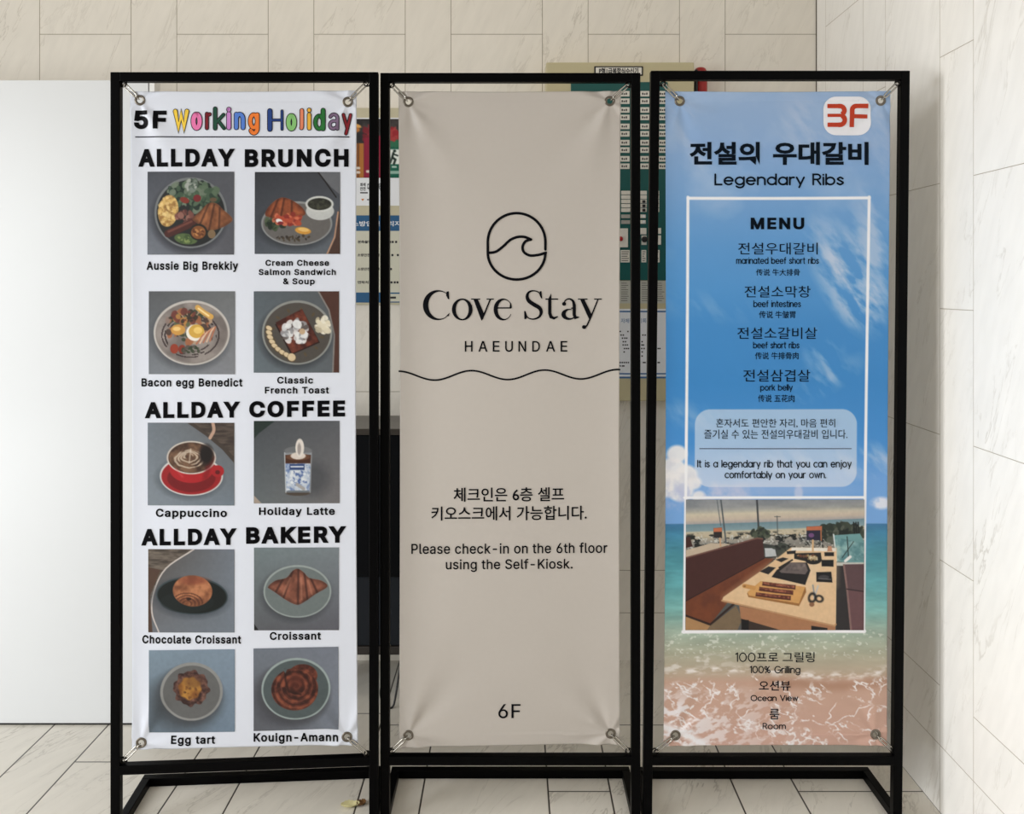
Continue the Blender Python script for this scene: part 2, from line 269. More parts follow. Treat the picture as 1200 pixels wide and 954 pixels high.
# ------------------------------------------------------------------ lettering
# outlines of the grotesque lettering: character, advance, closed contours (thousandths of an em)
GLYPHS = """\
& 448 197,-7 173,-6 150,-2 129,4 110,12 93,22 78,34 65,47 54,62 45,78 39,96 35,114 34,133 36,154 40,173 47,189 85,235 140,279 216,335 237,352 255,375 262,405 260,420 255,434 245,445 233,454 219,459 201,461 168,453 145,431 137,399 145,363 169,327 204,284 438,0 364,0 171,231 121,293 87,344 81,361 77,379 75,398 76,415 79,430 84,445 91,458 102,474 117,488 134,499 149,505 165,510 182,513 200,513 218,513 235,510 251,505 266,499 283,488 297,475 308,459 317,442 322,424 324,404 315,362 291,325 256,293 154,217 110,174 103,161 98,146 97,131 98,115 102,101 109,87 118,76 130,66 143,57 158,51 175,48 193,46 213,48 232,52 251,59 301,95 312,108 321,121 329,136 336,151 342,168 346,186 348,205 349,224 408,224 407,201 405,180 401,161 397,144 371,92 345,62 333,47 320,34 305,23 289,14 271,7 252,1 234,-3 215,-6
- 453 337,244 337,188 114,188 114,244
. 188 95,-4 83,-3 73,1 63,9 55,18 51,29 50,41 51,53 55,64 63,73 73,81 83,85 95,87 107,85 118,81 128,73 135,64 140,53 141,41 140,29 135,18 128,9 118,1 107,-3
5 453 221,-7 199,-6 178,-2 159,3 140,11 123,21 108,32 94,45 83,60 73,76 66,93 62,111 60,130 122,130 125,115 130,102 138,89 173,60 221,50 241,51 259,56 276,64 291,75 304,89 314,104 322,122 326,141 328,162 327,178 324,193 320,208 314,221 303,237 290,251 275,262 257,270 238,275 218,277 167,268 128,246 67,253 96,509 366,509 366,452 151,452 134,301 136,301 178,325 229,334 247,333 263,330 279,326 294,321 308,314 321,306 334,296 345,285 355,273 364,260 372,246 379,231 384,215 388,199 390,181 391,163 390,139 385,117 379,95 369,76 357,57 343,41 327,27 309,15 289,6 268,-1 245,-5
6 453 226,-7 203,-5 182,-1 161,5 142,15 125,26 109,40 96,56 84,74 75,94 69,115 65,138 64,162 65,180 68,199 73,219 80,239 137,340 252,509 322,509 151,261 145,261 165,288 196,307 235,314 257,313 278,309 298,303 316,295 332,284 346,271 359,257 370,240 378,221 384,201 388,180 389,157 388,134 384,112 377,92 368,73 356,55 343,39 327,26 310,14 291,5 271,-2 249,-6/226,48 245,50 263,55 279,63 293,73 304,86 314,101 322,119 326,137 327,157 326,178 322,196 314,213 304,228 293,241 279,251 263,259 245,264 226,265 207,264 190,259 174,252 160,241 148,229 138,214 131,197 126,179 125,158 126,138 131,119 138,102 148,86 160,73 174,63 190,55 207,50
A 480 16,0 201,509 276,509 463,0 395,0 287,302 264,372 232,478 245,478 213,371 191,302 85,0/110,142 110,199 370,199 370,142
B 456 60,0 60,509 241,509 266,508 289,504 310,499 329,491 345,481 359,469 371,456 381,442 388,426 394,410 397,392 398,374 397,353 393,336 387,320 356,286 315,267 315,262 331,260 347,254 363,245 378,234 391,220 402,203 409,189 414,173 417,155 418,136 417,117 413,100 408,83 400,67 390,52 377,39 362,28 344,18 324,10 301,4 275,1 247,0/125,57 245,57 272,58 296,63 315,70 330,80 341,92 349,105 354,120 355,137 354,153 350,169 342,184 333,197 320,209 306,218 289,225 269,229 248,231 125,231/125,285 238,285 288,296 302,304 314,314 323,326 330,340 335,355 336,372 334,388 330,403 323,417 313,429 299,439 283,446 263,450 240,452 125,452
C 510 267,-7 235,-5 205,1 177,11 150,25 126,42 104,63 86,88 70,115 57,146 48,179 42,215 40,254 42,293 48,329 57,362 70,393 86,421 104,445 126,466 150,484 177,498 205,508 235,514 267,516 340,504 357,498 373,490 388,481 402,471 415,460 427,447 438,433 448,418 456,402 463,385 469,367 473,348 408,348 389,395 357,428 315,449 267,456 245,454 223,450 203,443 184,432 166,419 150,403 137,385 125,364 116,340 109,314 105,285 103,254 105,223 109,194 116,168 125,145 137,123 151,105 166,89 184,76 203,66 223,59 245,54 267,53 315,60 357,81 389,114 408,160 473,160 469,142 463,124 457,107 448,91 438,76 428,62 416,49 402,38 388,28 373,19 357,11 341,5 323,0 305,-4 286,-6
D 502 219,0 96,0 96,57 215,57 244,58 272,63 296,70 318,81 337,94 354,110 368,128 379,149 388,172 394,198 398,226 399,255 398,285 394,312 388,337 379,361 368,381 354,399 338,415 320,428 299,438 275,446 249,450 221,452 93,452 93,509 225,509 261,507 294,501 325,492 353,478 377,461 399,441 418,418 433,391 446,361 455,329 460,293 462,255 460,217 455,181 446,149 433,119 417,92 398,68 376,48 351,31 322,17 291,8 256,2/125,509 125,0 60,0 60,509
E 419 60,0 60,509 372,509 372,452 125,452 125,286 355,286 355,229 125,229 125,57 375,57 375,0
F 410 60,0 60,509 369,509 369,452 125,452 125,278 346,278 346,221 125,221 125,0
H 517 60,0 60,509 125,509 125,289 392,289 392,509 457,509 457,0 392,0 392,232 125,232 125,0
K 467 104,145 104,216 139,261 174,303 212,344 364,509 448,509 231,276 228,276/60,0 60,509 125,509 125,334 124,225 125,193 125,0/372,0 188,259 228,309 449,0
L 393 60,0 60,509 125,509 125,57 361,57 361,0
M 628 60,0 60,509 152,509 277,187 287,159 299,123 311,84 322,49 307,49 318,83 330,121 342,158 352,187 476,509 568,509 568,0 504,0 504,291 504,327 505,369 506,413 507,457 513,457 498,409 482,363 467,322 456,291 342,0 286,0 170,291 159,321 145,361 129,408 112,457 119,457 120,416 121,372 122,328 122,291 122,0
N 523 60,0 60,509 136,509 343,183 363,151 388,107 414,55 405,54 401,108 399,157 399,195 399,509 463,509 463,0 387,0 202,290 177,331 148,381 108,452 119,454 122,384 124,328 125,291 125,0
O 533 267,-7 235,-5 205,1 177,11 150,25 126,42 105,63 86,88 70,115 57,146 48,179 42,215 40,254 42,293 48,329 57,362 70,393 86,421 105,445 126,466 150,484 177,498 205,508 235,514 267,516 299,514 329,508 357,498 384,484 408,466 429,445 448,421 464,393 477,362 486,329 491,293 493,254 491,215 486,179 477,146 464,115 448,88 429,63 408,42 384,25 357,11 329,1 299,-5/267,53 289,54 310,59 330,66 349,76 367,89 383,105 396,123 408,144 418,168 425,194 429,223 430,254 429,286 425,314 418,341 408,365 396,386 383,404 367,420 349,433 330,443 310,450 289,454 267,456 245,454 223,450 203,443 184,433 167,420 151,404 137,385 125,364 116,340 109,314 105,285 103,254 105,223 109,194 116,168 125,144 137,123 151,105 167,89 184,76 203,66 223,59 245,54
P 445 60,0 60,509 235,509 263,507 289,503 312,497 332,487 350,476 366,462 379,447 390,430 398,411 404,391 407,370 409,348 407,325 404,304 398,284 390,265 379,248 366,233 350,219 332,207 312,198 289,191 263,187 235,186 109,186 109,242 233,242 252,243 269,246 284,250 297,256 312,266 324,279 333,294 339,310 343,328 344,348 343,367 339,385 333,402 324,416 312,428 297,439 284,444 268,449 251,451 232,452 125,452 125,0
R 449 60,0 60,509 236,509 264,507 290,504 313,497 333,489 351,478 367,465 380,450 390,433 399,415 405,395 408,374 409,352 408,330 405,309 399,290 390,271 380,255 367,240 351,228 333,217 312,209 289,203 264,199 236,198 96,198 96,255 234,255 252,256 269,258 284,262 298,267 313,276 325,287 334,300 340,316 344,333 345,352 344,371 340,389 334,405 325,419 313,430 298,440 284,445 269,449 252,451 233,452 125,452 125,0/353,0 230,229 303,229 428,0
S 447 224,-9 197,-8 172,-4 149,1 128,9 108,19 91,31 76,45 64,60 54,77 46,96 41,115 38,137 104,137 108,118 114,102 123,88 136,76 150,66 166,59 224,49 241,50 257,52 272,55 286,60 303,69 317,79 329,92 338,106 344,122 346,139 344,154 340,168 332,179 296,205 245,222 184,239 154,249 128,260 105,274 86,289 71,307 60,326 54,348 52,372 53,393 58,413 65,431 75,448 87,463 102,476 119,488 138,498 158,506 180,511 203,514 227,516 252,514 275,511 296,505 316,498 334,488 351,476 365,463 377,449 387,433 394,415 399,397 401,378 337,378 334,396 326,412 316,426 302,437 286,447 267,453 247,457 225,459 204,457 185,454 167,448 152,440 139,430 129,418 121,405 117,391 115,376 117,359 122,345 131,334 169,308 212,293 264,279 312,264 359,238 395,198 401,185 405,171 407,155 408,139 407,118 403,99 396,81 386,64 374,48 360,34 343,21 323,11 302,2 278,-4 252,-8
T 449 32,452 32,509 417,509 417,452 257,452 257,0 193,0 193,452
U 517 259,-8 230,-7 203,-2 177,5 154,15 133,28 114,43 98,60 85,80 74,101 66,124 62,148 60,173 60,509 124,509 124,178 125,160 128,144 133,128 141,113 150,99 160,87 173,77 187,68 203,61 220,56 239,53 259,52 279,53 298,56 315,61 331,68 345,77 357,87 368,99 377,113 384,128 389,144 392,160 393,178 393,509 457,509 457,173 456,148 451,124 443,101 433,80 419,60 403,43 384,28 363,15 340,5 315,-2 288,-7
Y 472 203,0 203,208 16,509 91,509 192,344 222,292 250,230 224,230 251,293 280,344 381,509 455,509 268,208 268,0
a 389 160,-9 142,-8 126,-5 110,-1 94,5 80,12 68,22 57,32 48,45 40,58 35,73 31,90 30,108 32,128 36,146 43,161 53,174 64,184 78,193 125,211 178,220 234,227 265,235 271,240 274,246 276,255 276,257 267,297 240,322 196,331 149,322 118,301 100,274 41,291 48,308 57,322 67,335 79,346 91,355 104,364 118,370 133,375 194,384 239,379 286,360 300,350 312,336 322,320 329,306 333,290 336,272 337,251 337,0 277,0 277,52 272,52 252,25 215,1/170,45 192,47 211,51 228,59 242,68 254,80 263,93 270,108 274,122 276,138 276,190 259,182 231,176 200,171 175,168 134,159 103,139 97,130 93,118 92,105 102,72 130,52
c 396 207,-8 182,-7 159,-2 137,6 117,16 98,30 82,46 68,64 56,85 46,108 40,133 36,159 34,187 36,216 40,243 46,268 56,291 68,312 82,330 98,346 117,360 137,371 159,378 182,383 207,384 260,377 305,356 340,322 362,277 303,262 290,289 270,311 242,325 207,330 189,329 173,325 158,319 145,310 134,300 124,287 115,274 108,258 103,242 99,224 97,206 96,187 97,169 99,151 103,134 108,117 115,102 124,89 134,76 145,66 158,57 173,51 189,48 207,46 243,52 271,66 292,89 304,117 363,102 341,56 306,21 261,-1
d 424 195,-8 172,-7 151,-2 130,5 111,16 94,29 79,45 66,64 55,84 46,108 39,133 35,160 34,189 35,218 39,245 46,270 55,293 66,313 79,332 95,347 112,361 131,371 151,378 173,383 196,384 218,383 237,379 253,373 287,346 306,319 311,319 311,509 372,509 372,0 313,0 313,59 307,59 287,31 252,4 236,-3 217,-7/205,47 221,48 236,51 250,57 263,65 274,75 284,86 293,100 299,115 305,132 309,150 311,169 312,189 311,210 309,229 305,247 300,263 293,278 284,291 275,302 263,312 251,320 237,325 221,329 205,330 187,329 172,325 157,319 145,311 133,301 124,290 115,276 108,261 103,245 99,227 97,209 96,189 97,170 99,151 103,133 109,117 115,101 124,88 134,76 145,66 158,57 172,51 188,48
e 404 212,-8 185,-7 161,-2 138,6 117,16 98,30 82,46 68,64 56,85 46,108 40,132 35,159 34,187 35,215 39,242 46,267 55,290 67,311 81,329 97,346 115,359 135,370 157,378 180,383 205,384 266,374 280,368 294,361 307,351 319,341 331,329 341,315 350,299 357,282 363,263 368,242 370,219 371,194 371,169 75,169 75,221 338,221 310,202 309,220 307,237 303,254 298,269 288,286 277,301 263,314 246,323 227,328 205,330 189,329 173,326 159,321 146,313 131,301 119,286 109,270 102,251 97,231 96,211 96,178 97,157 100,139 104,122 110,106 118,92 128,80 139,70 151,61 165,55 179,50 195,47 212,46 254,53 285,73 306,105 365,91 358,72 348,55 335,39 324,29 311,19 298,11 283,4 266,-1 249,-5 231,-7
f 254 228,379 228,327 6,327 6,379/81,0 81,432 82,452 87,470 96,486 107,499 120,510 135,519 187,530 222,527 243,521 227,468 215,472 195,474 178,472 164,468 154,460 147,449 143,435 142,419 142,0
g 425 207,-151 187,-150 168,-148 150,-144 134,-140 82,-110 51,-69 101,-41 122,-66 154,-88 207,-97 229,-96 249,-92 267,-85 282,-75 295,-62 304,-47 310,-28 311,-6 311,68 306,68 287,41 252,16 236,10 217,6 195,5 173,6 152,10 132,17 113,27 95,39 80,53 67,71 55,90 46,112 39,136 35,163 34,191 35,220 39,246 46,271 55,293 66,314 80,332 95,347 112,361 131,371 152,378 173,383 196,384 218,383 237,379 253,373 288,346 308,319 313,319 313,379 372,379 372,-9 371,-32 367,-54 360,-73 350,-90 338,-104 324,-117 308,-127 291,-136 271,-142 251,-147 229,-150/205,59 222,60 237,63 251,68 264,75 278,87 290,103 300,121 305,137 309,154 312,172 312,193 312,212 309,231 305,248 300,264 293,278 285,291 275,303 264,312 251,320 237,325 222,329 205,330 188,329 172,325 158,320 145,312 134,302 124,290 115,277 109,262 103,246 99,229 97,212 96,193 97,173 99,155 103,138 109,123 118,104 131,88 145,76 158,68 172,63 188,60
h 410 114,227 114,0 53,0 53,509 114,509 114,287 102,287 112,312 124,332 137,349 152,362 169,372 187,379 207,383 227,384 246,383 264,380 280,376 295,369 309,360 321,349 332,336 341,321 348,304 353,285 356,264 357,240 357,0 296,0 296,235 295,256 290,275 283,291 273,304 260,315 246,323 229,328 210,329 192,328 176,324 161,317 147,308 136,297 126,283 119,266 115,248
i 167 53,0 53,379 114,379 114,0/84,443 73,444 63,448 54,455 47,463 43,472 41,483 43,494 47,504 54,512 63,518 73,522 84,524 95,522 105,518 114,512 121,504 125,494 126,483 125,472 121,463 114,455 105,448 95,444
k 381 110,137 110,212 121,212 284,379 360,379 184,199 177,199/53,0 53,509 114,509 114,0/294,0 148,186 191,229 372,0
l 189 139,-2 119,-1 101,3 86,10 74,20 65,33 58,47 54,65 53,84 53,509 114,509 114,99 120,62 126,57 135,53 146,52 160,53 170,54 181,3 162,-1
m 610 53,0 53,379 112,379 112,295 108,295 114,314 122,331 132,346 172,376 219,386 239,385 257,380 273,372 287,361 299,347 309,331 316,314 321,295 312,295 318,312 326,329 337,343 381,375 437,386 453,385 468,383 483,378 497,372 510,364 522,354 532,342 541,328 548,313 553,296 556,276 557,255 557,0 496,0 496,254 494,273 490,289 483,302 473,313 456,323 438,329 419,330 402,329 387,326 374,320 345,290 335,247 335,0 274,0 274,260 272,280 265,297 253,311 238,322 220,328 199,330 158,320 145,312 135,302 126,289 119,274 115,257 114,238 114,0
n 410 114,227 114,0 53,0 53,379 112,379 112,287 102,287 112,312 124,332 137,349 152,362 169,372 187,379 207,383 227,384 246,383 264,380 280,376 295,369 309,360 321,349 332,336 341,321 348,304 353,285 356,264 357,240 357,0 296,0 296,235 295,256 290,275 283,291 273,304 260,315 246,323 229,328 210,329 192,328 176,324 161,317 147,308 136,297 126,283 119,266 115,248
o 415 207,-8 182,-7 159,-2 137,6 117,16 98,30 82,46 68,64 56,85 46,108 40,133 36,159 34,187 36,216 40,243 46,268 56,291 68,312 82,330 98,346 117,360 137,371 159,378 182,383 207,384 233,383 256,378 278,371 299,360 317,346 333,330 347,312 359,291 369,268 376,243 380,216 381,187 380,159 376,133 369,108 359,85 347,64 333,46 317,30 299,16 278,6 256,-2 233,-7/207,46 226,48 242,51 257,57 270,66 282,76 292,89 300,102 307,117 312,134 316,151 318,169 319,187 318,206 316,224 312,242 307,258 300,274 292,287 282,300 270,310 257,319 242,325 226,329 207,330 189,329 173,325 158,319 145,310 134,300 124,287 115,274 108,258 103,242 99,224 97,206 96,187 97,169 99,151 103,134 108,117 115,102 124,89 134,76 145,66 158,57 173,51 189,48
p 424 53,-143 53,379 112,379 112,319 118,319 137,346 171,373 188,379 207,383 229,384 252,383 274,378 294,371 313,361 330,347 345,332 359,313 370,293 379,270 385,245 389,218 390,189 389,160 385,133 379,108 370,84 359,64 346,45 330,29 313,16 294,5 274,-2 252,-7 229,-8 208,-7 189,-3 173,4 138,31 118,59 114,59 114,-143/220,47 237,48 253,51 267,57 279,66 291,76 301,88 309,101 316,117 321,133 325,151 327,170 328,189 327,209 325,227 321,245 316,261 309,276 301,290 291,301 280,311 267,319 253,325 237,329 220,330 203,329 188,325 174,320 161,312 150,302 140,291 132,278 125,263 120,247 116,229 113,210 113,189 113,169 116,150 120,132 125,115 132,100 140,86 150,75 162,65 174,57 188,51 204,48
r 259 53,0 53,379 112,379 112,321 115,321 124,339 137,354 152,367 166,375 181,380 196,384 213,385 229,384 243,384 243,322 230,324 207,326 190,324 174,321 159,315 146,306 135,296 126,284 119,269 115,254 114,237 114,0
s 365 182,-8 163,-7 145,-5 128,-2 112,3 98,10 84,18 72,27 62,38 53,50 45,63 40,78 36,94 94,107 101,87 111,72 124,60 141,52 160,47 181,45 200,46 217,50 232,55 244,62 258,74 265,88 268,103 266,115 262,126 254,136 243,144 229,150 212,155 149,170 125,177 104,186 87,196 72,208 61,222 53,237 48,255 47,274 48,290 51,305 57,319 65,332 75,343 87,354 100,363 115,370 131,377 149,381 167,384 187,384 206,384 223,381 239,378 254,372 271,363 286,352 299,339 324,290 268,277 262,291 254,304 243,316 228,325 210,331 187,333 166,331 147,326 131,317 119,305 111,292 109,277 110,264 115,253 124,243 172,223 229,209 254,202 275,194 292,183 306,171 317,158 325,142 330,125 331,107 330,90 326,75 321,61 312,47 302,35 290,24 276,15 260,6 242,0 223,-5 203,-7
t 227 204,379 204,327 6,327 6,379/65,471 126,471 126,98 127,83 130,70 136,61 144,55 156,51 170,50 185,51 202,54 213,2 192,-3 168,-4 145,-3 125,2 107,10 92,21 80,35 72,52 67,71 65,93
u 410 182,-5 164,-4 146,-1 130,4 115,11 101,20 89,31 78,44 69,59 62,76 57,95 54,116 53,139 53,379 114,379 114,144 115,123 119,105 127,89 137,75 150,64 164,56 181,52 200,50 218,51 234,55 249,62 263,71 274,83 283,97 290,113 295,132 296,153 296,379 357,379 357,0 298,0 298,92 307,92 297,67 286,47 272,30 257,17 240,7 222,0 203,-4
w 567 138,0 23,379 87,379 133,214 154,137 175,41 165,41 186,135 206,214 252,379 316,379 362,214 382,136 402,41 391,41 413,135 434,214 480,379 545,379 429,0 368,0 319,172 305,225 291,280 277,338 291,338 277,280 263,225 248,172 199,0
y 389 47,-139 61,-86 71,-87 104,-89 130,-74 151,-36 163,-1 17,379 84,379 165,155 187,87 206,21 184,21 202,87 224,155 305,379 371,379 204,-58 177,-107 139,-136 91,-145 65,-143"""
GL = {}
for _l in GLYPHS.strip('\n').split('\n'):
    _c, _a, _o = _l.split(' ', 2)
    GL[_c] = (int(_a) / 1000, [[tuple(int(t) / 1000 for t in p.split(',')) for p in s.split(' ')] for s in _o.split('/')])
GL[' '] = (0.2, [])
CAP = 0.5087

_scratch = []
def _mesh2d(cu):
    o = bpy.data.objects.new('scratch', cu)
    COL.objects.link(o)
    me = o.to_mesh()
    v = np.array([p.co[:2] for p in me.vertices]).reshape(-1, 2)
    f = [tuple(p.vertices) for p in me.polygons]
    o.to_mesh_clear()
    bpy.data.objects.remove(o); bpy.data.curves.remove(cu)
    return v, f
from mathutils.geometry import delaunay_2d_cdt
_glyph = {}
def _glyph_mesh(ch, bold):
    """non-zero-winding fill of a letter's contours, thickened by a band of width bold on either side of its outline"""
    if (ch, bold) in _glyph: return _glyph[(ch, bold)]
    cs = GL[ch][1]
    if not cs: return np.zeros((0, 2)), []
    pts, eds = [], []
    for c in cs:
        n = len(pts); pts += [Vector(p) for p in c]; eds += [(n + k, n + (k + 1) % len(c)) for k in range(len(c))]
    vo, _, fo, *_ = delaunay_2d_cdt(pts, eds, [], 0, 1e-7)
    def wind(x, y):
        w = 0
        for c in cs:
            for a, b in zip(c, c[1:] + c[:1]):
                if (a[1] <= y) != (b[1] <= y):
                    t = a[0] + (b[0] - a[0]) * (y - a[1]) / (b[1] - a[1])
                    if t > x: w += 1 if b[1] > a[1] else -1
        return w
    V = [tuple(v) for v in vo]
    F = [tuple(f) for f in fo if wind(sum(V[k][0] for k in f) / len(f), sum(V[k][1] for k in f) / len(f))]
    if bold:
        m = M2()
        for c in cs: m.ribbon(c, 2 * bold, closed=True)
        n = len(V); V += [(p[0], p[1]) for p in m.v]; F += [tuple(t + n for t in f) for f in m.f]
    r = (np.array(V), F)
    _glyph[(ch, bold)] = r
    return r
def sans(text, bold=0.0, space=0.0):
    """2-D filled mesh of text in the embedded grotesque; bold = outward offset"""
    V, F, x, n = [], [], 0.0, 0
    for ch in text:
        v, f = _glyph_mesh(ch, bold)
        if len(v):
            V.append(v + np.array([x, 0])); F += [tuple(t + n for t in g) for g in f]; n += len(v)
        x += GL[ch][0] + 2 * bold + space
    return np.concatenate(V), F
def cjk(text, bold=0.0, space=1.0):
    """2-D filled mesh of Hangul / Han text in Blender's own built-in font"""
    cu = bpy.data.curves.new('t', 'FONT'); cu.body = text; cu.offset = bold; cu.space_character = space; cu.resolution_u = 3
    return _mesh2d(cu)

class M2:
    """flat coloured artwork in layout coordinates: x right, y DOWN (photo pixels), h = layer height"""
    def __init__(s): s.v = []; s.f = []; s.m = []
    def add(s, v, f, m=0, h=0.0):
        n = len(s.v); s.v += [(p[0], p[1], h) for p in v]
        s.f += [tuple(i + n for i in q) for q in f]; s.m += [m] * len(f); return s
    def text(s, vf, x0, x1, yt, yb, m=0, h=0.0, ref=None, rot=0.0):
        """fit a 2-D text mesh into x0..x1; ref = (bottom, top) in text units mapped to yb..yt, else its bounding box"""
        v, f = vf
        if len(v) == 0: return s
        lo, hi = v.min(0), v.max(0)
        b, t = ref if ref else (lo[1], hi[1])
        x = x0 + (v[:, 0] - lo[0]) / (hi[0] - lo[0]) * (x1 - x0)
        y = yb - (v[:, 1] - b) / (t - b) * (yb - yt)
        y = y + rot * (x - (x0 + x1) / 2)
        return s.add(list(zip(x, y)), f, m, h)
    def poly(s, pts, m=0, h=0.0): return s.add(pts, [tuple(range(len(pts)))], m, h)
    def rect(s, x0, y0, x1, y1, m=0, h=0.0, step=6.0):
        nx = max(1, int((x1 - x0) / step)); ny = max(1, int((y1 - y0) / step))
        v = [(x0 + (x1 - x0) * i / nx, y0 + (y1 - y0) * j / ny) for j in range(ny + 1) for i in range(nx + 1)]
        f = [(j * (nx + 1) + i, (j + 1) * (nx + 1) + i, (j + 1) * (nx + 1) + i + 1, j * (nx + 1) + i + 1) for j in range(ny) for i in range(nx)]
        return s.add(v, f, m, h)
    def ribbon(s, pts, w, m=0, h=0.0, cap=True, closed=False):
        P = np.asarray(pts, float)
        if np.isscalar(w):
            keep = np.ones(len(P), bool); keep[1:] = np.hypot(*(P[1:] - P[:-1]).T) > 1e-6; P = P[keep]
        k = len(P)
        W = np.full(k, w, float) if np.isscalar(w) else np.asarray(w, float)
        if closed:
            U = np.roll(P, -1, 0) - P; U = U / (np.hypot(U[:, 0], U[:, 1])[:, None] + 1e-9); T = U + np.roll(U, 1, 0)
        else:
            T = np.empty_like(P); T[1:-1] = P[2:] - P[:-2]; T[0] = P[1] - P[0]; T[-1] = P[-1] - P[-2]
            for i in range(1, k - 1):
                a = P[i] - P[i - 1]; b = P[i + 1] - P[i]
                T[i] = a / (np.hypot(*a) + 1e-9) + b / (np.hypot(*b) + 1e-9)
        T = T / (np.hypot(T[:, 0], T[:, 1])[:, None] + 1e-9)
        Nn = np.stack([-T[:, 1], T[:, 0]], 1)
        sc = np.ones(k)
        for i in range(0 if closed else 1, k if closed else k - 1):
            a = P[i] - P[i - 1]; a = a / (np.hypot(*a) + 1e-9)
            sc[i] = 1 / max(0.4, abs(a[0] * T[i][0] + a[1] * T[i][1]))
        A = P + Nn * (W * sc / 2)[:, None]; C = P - Nn * (W * sc / 2)[:, None]
        v = [p for pr in zip(A, C) for p in pr]
        n = k if closed else k - 1
        f = [(2 * i, 2 * i + 1, (2 * i + 3) % (2 * k), (2 * i + 2) % (2 * k)) for i in range(n)]
        s.add(v, f, m, h)
        if cap and not closed:
            for i in (0, -1):
                s.disc(P[i][0], P[i][1], W[i] / 2, W[i] / 2, m, h, 10)
        return s
    def disc(s, cx, cy, rx, ry, m=0, h=0.0, n=24):
        return s.poly([(cx + rx * math.cos(2 * math.pi * i / n), cy + ry * math.sin(2 * math.pi * i / n)) for i in range(n)], m, h)
    def crescent(s, o, i, a0, a1, m=0, h=0.0, n=40):
        """region between an outer and an inner ellipse (cx, cy, rx, ry) over an angle range"""
        v = []
        for k in range(n + 1):
            a = math.radians(a0 + (a1 - a0) * k / n)
            for e in (o, i): v.append((e[0] + e[2] * math.cos(a), e[1] + e[3] * math.sin(a)))
        return s.add(v, [(2 * k, 2 * k + 1, 2 * k + 3, 2 * k + 2) for k in range(n)], m, h)

def catmull(pts, n=6):
    P = [np.asarray(p, float) for p in pts]; P = [2 * P[0] - P[1]] + P + [2 * P[-1] - P[-2]]; out = []
    for i in range(1, len(P) - 2):
        a, b, c, d = P[i - 1:i + 3]
        for k in range(n):
            t = k / n
            out.append(0.5 * (2 * b + (c - a) * t + (2 * a - 5 * b + 4 * c - d) * t * t + (3 * b - a - 3 * c + d) * t ** 3))
    out.append(P[-2]); return np.array(out)

def arc(cx, cy, rx, ry, a0, a1, n=14):
    return [(cx + rx * math.cos(math.radians(a0 + (a1 - a0) * i / n)), cy + ry * math.sin(math.radians(a0 + (a1 - a0) * i / n))) for i in range(n + 1)]
RO = lambda: arc(.33, .35, .33, .35, 90, 450, 24)
